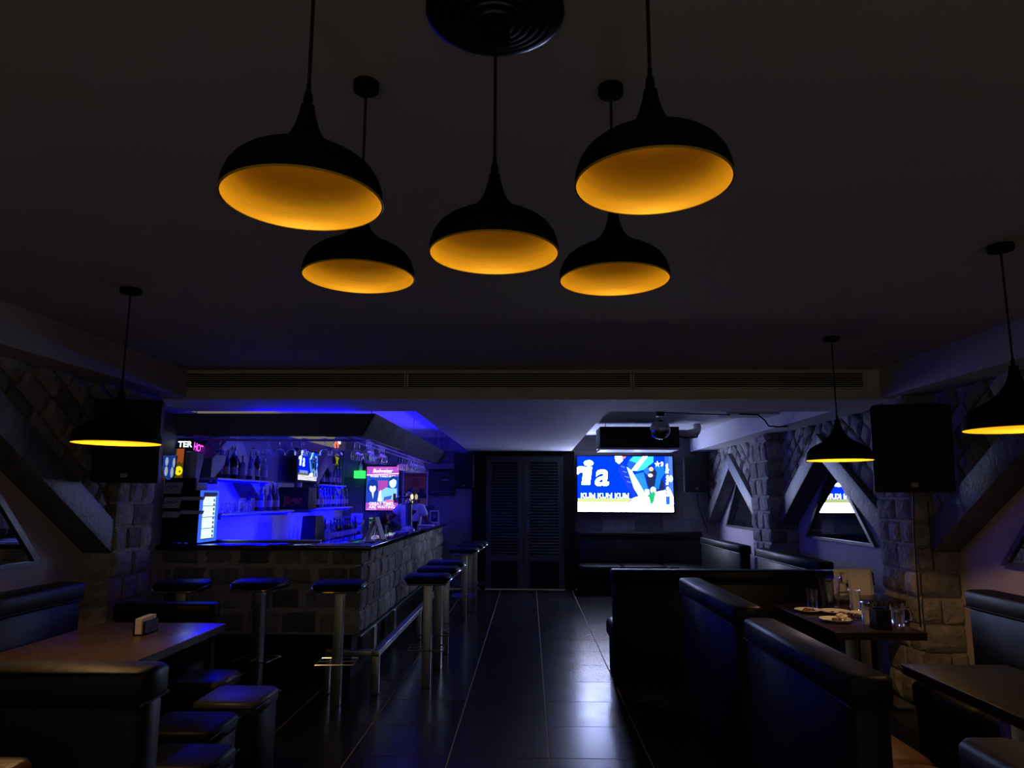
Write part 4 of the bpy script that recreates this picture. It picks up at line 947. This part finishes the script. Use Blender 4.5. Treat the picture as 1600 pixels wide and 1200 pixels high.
bench('low dark wall bench in the corner in front of the left stone pillar', -2.88, -2.2, 4.70, 5.18, '+y', .80, tb=.14)
bench('brown leather arm bench in the lower left corner', -2.4, -1.42, 1.60, 2.14, '+y', .80, tb=.18, mats='brownleather')

def cube_stool(label, x0, x1, y0, y1, h, m='leatherseat'):
    t = thing('cube_stool', label, 'stool', ((x0 + x1) / 2, (y0 + y1) / 2, .006), 'cube stools at the brown table')
    MB().rbox(x0 + .012, x1 - .012, y0 + .012, y1 - .012, .02, h - .075, .012).build('base', 'leather', t, smooth=True)
    sp = MB().rbox(x0, x1, y0, y1, h - .075, h, .03).build('seat_pad', m, t, smooth=True)
    MB().tube([(x0 - .002, y0 - .002, h - .03), (x1 + .002, y0 - .002, h - .03), (x1 + .002, y1 + .002, h - .03), (x0 - .002, y1 + .002, h - .03)], .004, 6, True).build('piping', 'leather', sp, smooth=True)
    for (x, y) in ((x0 + .04, y0 + .04), (x1 - .04, y0 + .04), (x0 + .04, y1 - .04), (x1 - .04, y1 - .04)): MB().cyl(x, y, .006, .02, .018, 10).build('foot', 'plastic', t)
cube_stool('dark cube stool nearest the aisle beside the brown table', -1.78, -1.43, 3.90, 4.27, .47)
cube_stool('dark cube stool half under the far corner of the brown table', -2.12, -1.80, 4.29, 4.64, .47)
cube_stool('cube stool with a rounded seat between bench and table', -1.84, -1.47, 3.45, 3.80, .46, 'leather')
cube_stool('lowest cube stool right behind the foreground bench', -1.66, -1.30, 3.05, 3.36, .45, 'leather')

def table(name, label, x0, x1, y0, y1, z, m, em, legs):
    t = thing(name, label, 'table', ((x0 + x1) / 2, (y0 + y1) / 2, .006))
    MB().box(x0, x1, y0, y1, z - .012, z).build('table_top', m, t, bevel=.003)
    MB().box(x0 + .004, x1 - .004, y0 + .004, y1 - .004, z - .045, z - .012).build('edge_band', em, t)
    for (x, y) in legs:
        MB().box(x - .04, x + .04, y - .04, y + .04, .03, z - .045).build('column', 'steel', t, bevel=.004); MB().box(x - .24, x + .24, y - .24, y + .24, .006, .03).build('base_plate', 'greymetal', t, bevel=.006)
table('dining_table', 'brown speckled table in the left foreground', -2.655, -1.88, 3.50, 4.545, .76, 'wood', 'woodedge', [(-2.27, 4.02)])
table('dining_table', 'dark wooden table laid with plates and glasses', 1.80, 2.34, 4.41, 5.50, .76, 'darkwood', 'darkwood', [(2.02, 4.75)])
table('dining_table', 'bare dark brown table at the right edge of the picture', 1.78, 2.28, 2.62, 3.62, .755, 'dulltop', 'darkwood', [(2.02, 3.2)])
table('corner_table', 'small dark ledge table in the corner behind the laid table', 2.36, 2.84, 5.62, 6.08, .78, 'darkwood', 'darkwood', [(2.6, 5.85)])

# napkin holder on the brown table
o = thing('napkin_holder', 'small black napkin holder with white tissues on the brown table', 'napkin holder', (-2.22, 4.2, .76))
MB().box(-2.24, -2.225, 4.13, 4.27, .7605, .84).build('side', 'plastic', o); MB().box(-2.185, -2.17, 4.13, 4.27, .7605, .835).build('side', 'plastic', o); MB().box(-2.24, -2.17, 4.13, 4.27, .7603, .768).build('base', 'plastic', o)
MB().hexa([(-2.223, 4.12, .768), (-2.187, 4.12, .768), (-2.187, 4.28, .768), (-2.223, 4.28, .768), (-2.228, 4.125, .852), (-2.19, 4.12, .85), (-2.19, 4.28, .856), (-2.228, 4.275, .856)]).build('tissues', 'napkin', o)

# things on the laid table
TZ = .7605
def plate(label, x, y, r, scraps, seed):
    t = thing('plate', label, 'plate', (x, y, TZ), 'plates on the laid table'); rr = random.Random(seed)
    MB().lathe([(r * .55, 0), (r * .62, .003), (r, .018), (r, .021), (r * .62, .007), (.001, .006)], 32, (x, y, TZ), True, True).build('dish', 'plate', t, smooth=True)
    for k in range(scraps):
        a, d = rr.uniform(0, 6.28), rr.uniform(0, r * .6); s_ = rr.uniform(.008, .02)
        MB().ball((x + d * math.cos(a), y + d * math.sin(a), TZ + .009 + s_ * .3), s_, s_ * rr.uniform(.5, 1), s_ * .45, 8, 5).build('scrap', 'food', t, smooth=True)
    return t
plate('white plate at the far left of the laid table with a spoon', 1.925, 5.15, .088, 5, 1)
plate('large white plate with leftovers in the middle of the laid table', 2.09, 5.10, .098, 3, 2)
plate('white plate with crumpled tissue nearest the bench', 1.955, 4.77, .098, 4, 3)
plate('white plate behind the glass tumbler on the laid table', 2.24, 5.02, .085, 4, 4)
plate('white plate under the beer mug side of the laid table', 2.25, 4.80, .075, 4, 5)
def crumple(label, x, y, z, r, seed):
    rr = random.Random(seed); b = MB().ball((x, y, z + r * .5), r, r * .8, r * .5, 10, 6)
    b.v = [(px + rr.uniform(-.2, .2) * r, py + rr.uniform(-.2, .2) * r, max(z, pz + rr.uniform(-.15, .25) * r)) for px, py, pz in b.v]
    tag(b.build('crumpled_tissue', 'napkin'), label, 'tissue', 'used tissues on the laid table')
crumple('crumpled tissue on the plate nearest the bench', 2.00, 4.79, TZ + .012, .035, 1)
crumple('crumpled tissue beside the tall tumbler on the laid table', 2.17, 4.93, TZ, .035, 2)
crumple('crumpled tissue beside the cutlery holder', 2.21, 4.62, TZ, .022, 4)
def tum(label, x, y, r, h):
    o = tumbler_mesh(r, h).build('tumbler', 'glass', smooth=True, origin=(0, 0, 0)); o.location = (x, y, TZ); tag(o, label, 'glass', 'tumblers on the laid table')
tum('clear tumbler at the left of the laid table behind a plate', 2.01, 5.28, .038, .14)
tum('clear tumbler in front of the white menu card', 2.29, 5.24, .038, .14)
tum('clear tumbler next to the black cutlery holder', 2.12, 4.68, .038, .135)
o = thing('glass_jug', 'tall clear water jug on the laid table', 'jug', (2.16, 5.34, TZ))
MB().lathe([(.055, 0), (.06, .005), (.072, .2), (.078, .215), (.075, .215), (.068, .2), (.056, .012), (.002, .012)], 24, (2.16, 5.34, TZ), True, True).build('body', 'glass', o, smooth=True)
MB().tube([(2.235, 5.34, TZ + .18), (2.275, 5.34, TZ + .17), (2.28, 5.34, TZ + .09), (2.232, 5.34, TZ + .05)], .008, 8).build('handle', 'glass', o, smooth=True)
o = thing('beer_mug', 'clear handled beer mug at the right end of the laid table', 'mug', (2.285, 4.64, TZ))
MB().lathe([(.038, 0), (.041, .004), (.041, .135), (.0385, .135), (.037, .014), (.002, .014)], 20, (2.283, 4.64, TZ), True, True).build('body', 'glass', o, smooth=True)
MB().tube([(2.322, 4.63, TZ + .03), (2.352, 4.62, TZ + .04), (2.36, 4.62, TZ + .075), (2.348, 4.62, TZ + .11), (2.322, 4.63, TZ + .115)], .007, 8).build('handle', 'glass', o, smooth=True)
o = thing('cutlery_holder', 'black square cutlery holder on the laid table', 'holder', (2.13, 4.54, TZ))
x, y, r, h = 2.13, 4.54, .045, .115
for (a, b, c, d) in ((x - r, x + r, y - r, y - r + .005), (x - r, x + r, y + r - .005, y + r), (x - r, x - r + .005, y - r + .005, y + r - .005), (x + r - .005, x + r, y - r + .005, y + r - .005)): MB().box(a, b, c, d, TZ, TZ + h).build('side', 'plastic', o)
MB().box(x - r, x + r, y - r, y + r, TZ - .0002, TZ + .005).build('bottom', 'plastic', o)
def fork(label, x, y, tilt):
    t = thing('fork', label, 'fork', (x, y, TZ + .01), 'forks in the cutlery holder')
    b = MB().box(-.004, .004, -.001, .001, 0, .13); b.hexa([(-.005, -.001, .13), (.005, -.001, .13), (.005, .001, .13), (-.005, .001, .13), (-.012, -.001, .15), (.012, -.001, .15), (.012, .001, .15), (-.012, .001, .15)])
    for k in range(4): b.box(-.012 + k * .0067, -.0085 + k * .0067, -.001, .001, .15, .19)
    b.xf(Matrix.Translation((x, y, TZ + .008)) @ Matrix.Rotation(tilt, 4, 'Y')); b.build('body', 'chrome', t)
for k, dx in enumerate((-.024, -.008, .008, .024)): fork(['fork standing leftmost in the cutlery holder', 'fork standing second from left in the cutlery holder', 'fork standing third from left in the cutlery holder', 'fork standing rightmost in the cutlery holder'][k], 2.13 + dx, 4.535 + .012 * (k % 2), .12 * (k - 1.5))
def spoon(label, x, y, z, a):
    t = thing('spoon', label, 'spoon', (x, y, z), 'spoons on plates')
    mt = Matrix.Translation((x, y, z)) @ Matrix.Rotation(a, 4, 'Z')
    MB().ball((0, 0, .006), .024, .016, .006, 12, 6).xf(mt).build('bowl', 'chrome', t, smooth=True); MB().tube([mt @ Vector((.02, 0, .008)), mt @ Vector((.07, 0, .016)), mt @ Vector((.13, 0, .018))], .003, 6).build('handle', 'chrome', t, smooth=True)
spoon('spoon resting on the far left plate of the laid table', 1.95, 5.12, TZ + .012, 1.2)
spoon('spoon on the plate nearest the bench', 1.98, 4.74, TZ + .014, -.9)
o = thing('menu_card', 'white folded menu card standing on the corner ledge table', 'menu card', (2.62, 5.9, .78))
for k, (x, a) in enumerate(((2.50, .3), (2.64, -.35), (2.68, .1))):
    b = MB().box(-.075, .075, -.003, .003, 0, .2).xf(Matrix.Translation((x, 5.90 + .02 * k, .7805)) @ Matrix.Rotation(a, 4, 'Z') @ Matrix.Rotation(-.08, 4, 'X')); b.build('leaf', 'paper', o)
p = Pic(.13, .18); 
for (u, v) in ((.35, .55), (.75, .3)): p.rect(u - .07, v - .02, u + .07, v + .16, (40, 30, 30)); p.rect(u - .03, v + .16, u + .03, v + .3, (40, 30, 30))
p.rect(.1, .06, .9, .1, (80, 50, 40)); p.text('BEER', .4, .88, .12, (90, 50, 40))
b = p.place('print', 'ink', o, (2.44, 5.875, .79), (math.cos(.3), math.sin(.3), 0), (0, .08, 1))

# ================================================================== PEOPLE
def skin_fig(name, pts, edges, m, parent, sub=2, root=0):
    me = bpy.data.meshes.new(name); keys = list(pts); o0 = WO[parent.name]
    me.from_pydata([tuple(Vector(pts[k][0]) - o0) for k in keys], [(keys.index(a), keys.index(b)) for a, b in edges], [])
    o = bpy.data.objects.new(name, me); C.objects.link(o); o.parent = parent; WO[o.name] = o0
    sk = o.modifiers.new('skin', 'SKIN'); sk.use_smooth_shade = True
    for i, k in enumerate(keys):
        rr = pts[k][1]; d = me.skin_vertices[0].data[i]; d.radius = rr if isinstance(rr, tuple) else (rr, rr); d.use_root = (i == root)
    s = o.modifiers.new('sub', 'SUBSURF'); s.levels = sub; s.render_levels = sub
    me.materials.append(M[m]); return o
def hand(P, E, key, wrist, d, side):
    """palm and five separate fingers from the wrist along direction d; side = thumb direction"""
    d = Vector(d).normalized(); sd = (Vector(side) - d * Vector(side).dot(d)).normalized(); dn = d.cross(sd); w_ = Vector(wrist)
    P[key + 'palm'] = (w_ + d * .05, (.03, .017)); E.append((key, key + 'palm'))
    for i, (off, L) in enumerate(((.030, .062), (.010, .072), (-.010, .068), (-.030, .052))):
        a = w_ + d * .085 + sd * off; b = a + d * L * .55; c = b + d * L * .4 + Vector((0, 0, -.018))
        P[f'{key}f{i}a'] = (a, .0095); P[f'{key}f{i}b'] = (b, .0085); P[f'{key}f{i}c'] = (c, .0075)
        E += [(key + 'palm', f'{key}f{i}a'), (f'{key}f{i}a', f'{key}f{i}b'), (f'{key}f{i}b', f'{key}f{i}c')]
    a = w_ + d * .04 + sd * .042; b = a + d * .03 + sd * .012
    P[key + 'ta'] = (a, .011); P[key + 'tb'] = (b, .009); E += [(key + 'palm', key + 'ta'), (key + 'ta', key + 'tb')]

def head_parts(t, c, look, r=.092):
    look = Vector(look).normalized(); up = Vector((0, 0, 1)); up = (up - look * up.dot(look)).normalized(); rt = look.cross(up)
    mt = Matrix((rt, look, up)).transposed().to_4x4(); mt.translation = Vector(c)
    b = MB().ball((0, -.018, .035), .083, .095, .088, 18, 12); b.v = [p for p in b.v]
    b.xf(mt).build('hair', 'hair', t, smooth=True)
    for s in (-1, 1):
        MB().ball((s * .032, .092, .002), .012, .008, .009, 8, 6).xf(mt).build('eye', 'eye', t, smooth=True)
    return mt

def person1():
    X, Y = -1.845, 11.2
    t = thing('person', 'person in a white short-sleeved shirt standing behind the bar beside the beer tap', 'person', (X, Y, .006))
    P, E = {}, []
    P['pel'] = ((X, Y + .08, .92), (.15, .11)); P['bel'] = ((X, Y + .06, 1.08), (.14, .10)); P['che'] = ((X, Y + .01, 1.27), (.155, .105)); P['nec'] = ((X, Y - .02, 1.43), (.055, .055))
    P['jaw'] = ((X, Y - .075, 1.505), (.058, .062)); P['hed'] = ((X, Y - .06, 1.575), (.074, .085)); P['cro'] = ((X, Y - .04, 1.635), (.055, .065)); P['nose'] = ((X, Y - .165, 1.535), .012)
    E += [('pel', 'bel'), ('bel', 'che'), ('che', 'nec'), ('nec', 'jaw'), ('jaw', 'hed'), ('hed', 'cro'), ('hed', 'nose')]
    arms = {'l': [(-.17, 0, 1.375), (-.30, -.06, 1.235), (-.40, -.16, 1.16)], 'r': [(.17, 0, 1.375), (.245, -.02, 1.18), (.30, -.15, 1.155)]}
    for k, a in arms.items():
        for n_, (p, r_) in zip(('sh', 'el', 'wr'), zip(a, (.058, .042, .028))): P[k + n_] = ((X + p[0], Y + p[1], p[2]), r_)
        E += [('che', k + 'sh'), (k + 'sh', k + 'el'), (k + 'el', k + 'wr')]
        hand(P, E, k + 'wr', P[k + 'wr'][0], (-.5 if k == 'l' else .35, -1, -.12), (1 if k == 'l' else -1, 0, 0))
    for k, s in (('l', -1), ('r', 1)):
        P[k + 'hi'] = ((X + s * .09, Y + .08, .84), .085); P[k + 'kn'] = ((X + s * .1, Y + .06, .48), .058); P[k + 'an'] = ((X + s * .1, Y + .09, .09), .042); P[k + 'to'] = ((X + s * .11, Y - .06, .045), .034)
        E += [('pel', k + 'hi'), (k + 'hi', k + 'kn'), (k + 'kn', k + 'an'), (k + 'an', k + 'to')]
    skin_fig('body', P, E, 'skin', t)
    S = {'a': ((X, Y + .08, .90), (.165, .125)), 'b': ((X, Y + .06, 1.08), (.155, .115)), 'c': ((X, Y + .01, 1.27), (.172, .122)), 'd': ((X, Y - .01, 1.385), (.095, .085))}
    SE = [('a', 'b'), ('b', 'c'), ('c', 'd')]
    for k, a in arms.items():
        p0, p1 = Vector(a[0]), Vector(a[1]); m_ = p0.lerp(p1, .72)
        S[k + 's'] = ((X + p0.x, Y + p0.y, p0.z), .075); S[k + 'e'] = ((X + m_.x, Y + m_.y, m_.z), .064); SE += [('c', k + 's'), (k + 's', k + 'e')]
    skin_fig('shirt', S, SE, 'cloth', t)
    T = {'p': ((X, Y + .08, .92), (.162, .12))}; TE = []
    for k, s in (('l', -1), ('r', 1)):
        T[k + 'h'] = ((X + s * .09, Y + .08, .82), .096); T[k + 'k'] = ((X + s * .1, Y + .06, .48), .07); T[k + 'a'] = ((X + s * .1, Y + .09, .12), .056); TE += [('p', k + 'h'), (k + 'h', k + 'k'), (k + 'k', k + 'a')]
    skin_fig('trousers', T, TE, 'dark_cloth', t)
    head_parts(t, (X, Y - .06, 1.56), (0, -1, -.55))
person1()
def person2():
    X, Y = -2.08, 10.35
    t = thing('person', 'dark-haired person bending down behind the bar in front of the order screen', 'person', (X, Y + .45, .006))
    P, E = {}, []
    P['pel'] = ((X, Y + .50, .86), (.15, .12)); P['bel'] = ((X, Y + .40, 1.0), (.14, .11)); P['che'] = ((X, Y + .18, 1.12), (.15, .11)); P['nec'] = ((X, Y + .0, 1.19), (.055, .055))
    P['jaw'] = ((X, Y - .08, 1.19), (.058, .06)); P['hed'] = ((X, Y - .12, 1.235), (.075, .082)); P['cro'] = ((X, Y - .16, 1.28), (.055, .06)); P['nose'] = ((X, Y - .16, 1.14), .012)
    E += [('pel', 'bel'), ('bel', 'che'), ('che', 'nec'), ('nec', 'jaw'), ('jaw', 'hed'), ('hed', 'cro'), ('hed', 'nose')]
    for k, s in (('l', -1), ('r', 1)):
        P[k + 'sh'] = ((X + s * .17, Y + .12, 1.13), .056); P[k + 'el'] = ((X + s * .22, Y - .0, .92), .042); P[k + 'wr'] = ((X + s * .12, Y - .18, .88), .028)
        E += [('che', k + 'sh'), (k + 'sh', k + 'el'), (k + 'el', k + 'wr')]; hand(P, E, k + 'wr', P[k + 'wr'][0], (-s * .2, -1, -.1), (-s, 0, 0))
        P[k + 'hi'] = ((X + s * .09, Y + .5, .78), .085); P[k + 'kn'] = ((X + s * .1, Y + .38, .46), .058); P[k + 'an'] = ((X + s * .1, Y + .48, .09), .042); P[k + 'to'] = ((X + s * .11, Y + .32, .045), .034)
        E += [('pel', k + 'hi'), (k + 'hi', k + 'kn'), (k + 'kn', k + 'an'), (k + 'an', k + 'to')]
    skin_fig('body', P, E, 'skin', t)
    S = {'a': ((X, Y + .50, .86), (.165, .135)), 'b': ((X, Y + .40, 1.0), (.155, .125)), 'c': ((X, Y + .18, 1.12), (.168, .125)), 'd': ((X, Y + .05, 1.17), (.09, .085))}; SE = [('a', 'b'), ('b', 'c'), ('c', 'd')]
    for k, s in (('l', -1), ('r', 1)):
        S[k + 's'] = ((X + s * .17, Y + .12, 1.13), .072); S[k + 'e'] = ((X + s * .205, Y + .03, .99), .06); SE += [('c', k + 's'), (k + 's', k + 'e')]
    skin_fig('shirt', S, SE, 'dark_cloth', t)
    T = {'p': ((X, Y + .5, .86), (.165, .135))}; TE = []
    for k, s in (('l', -1), ('r', 1)):
        T[k + 'h'] = ((X + s * .09, Y + .5, .76), .096); T[k + 'k'] = ((X + s * .1, Y + .38, .46), .07); T[k + 'a'] = ((X + s * .1, Y + .48, .12), .056); TE += [('p', k + 'h'), (k + 'h', k + 'k'), (k + 'k', k + 'a')]
    skin_fig('trousers', T, TE, 'dark_cloth', t)
    head_parts(t, (X, Y - .12, 1.22), (0, -.5, -.9))
person2()
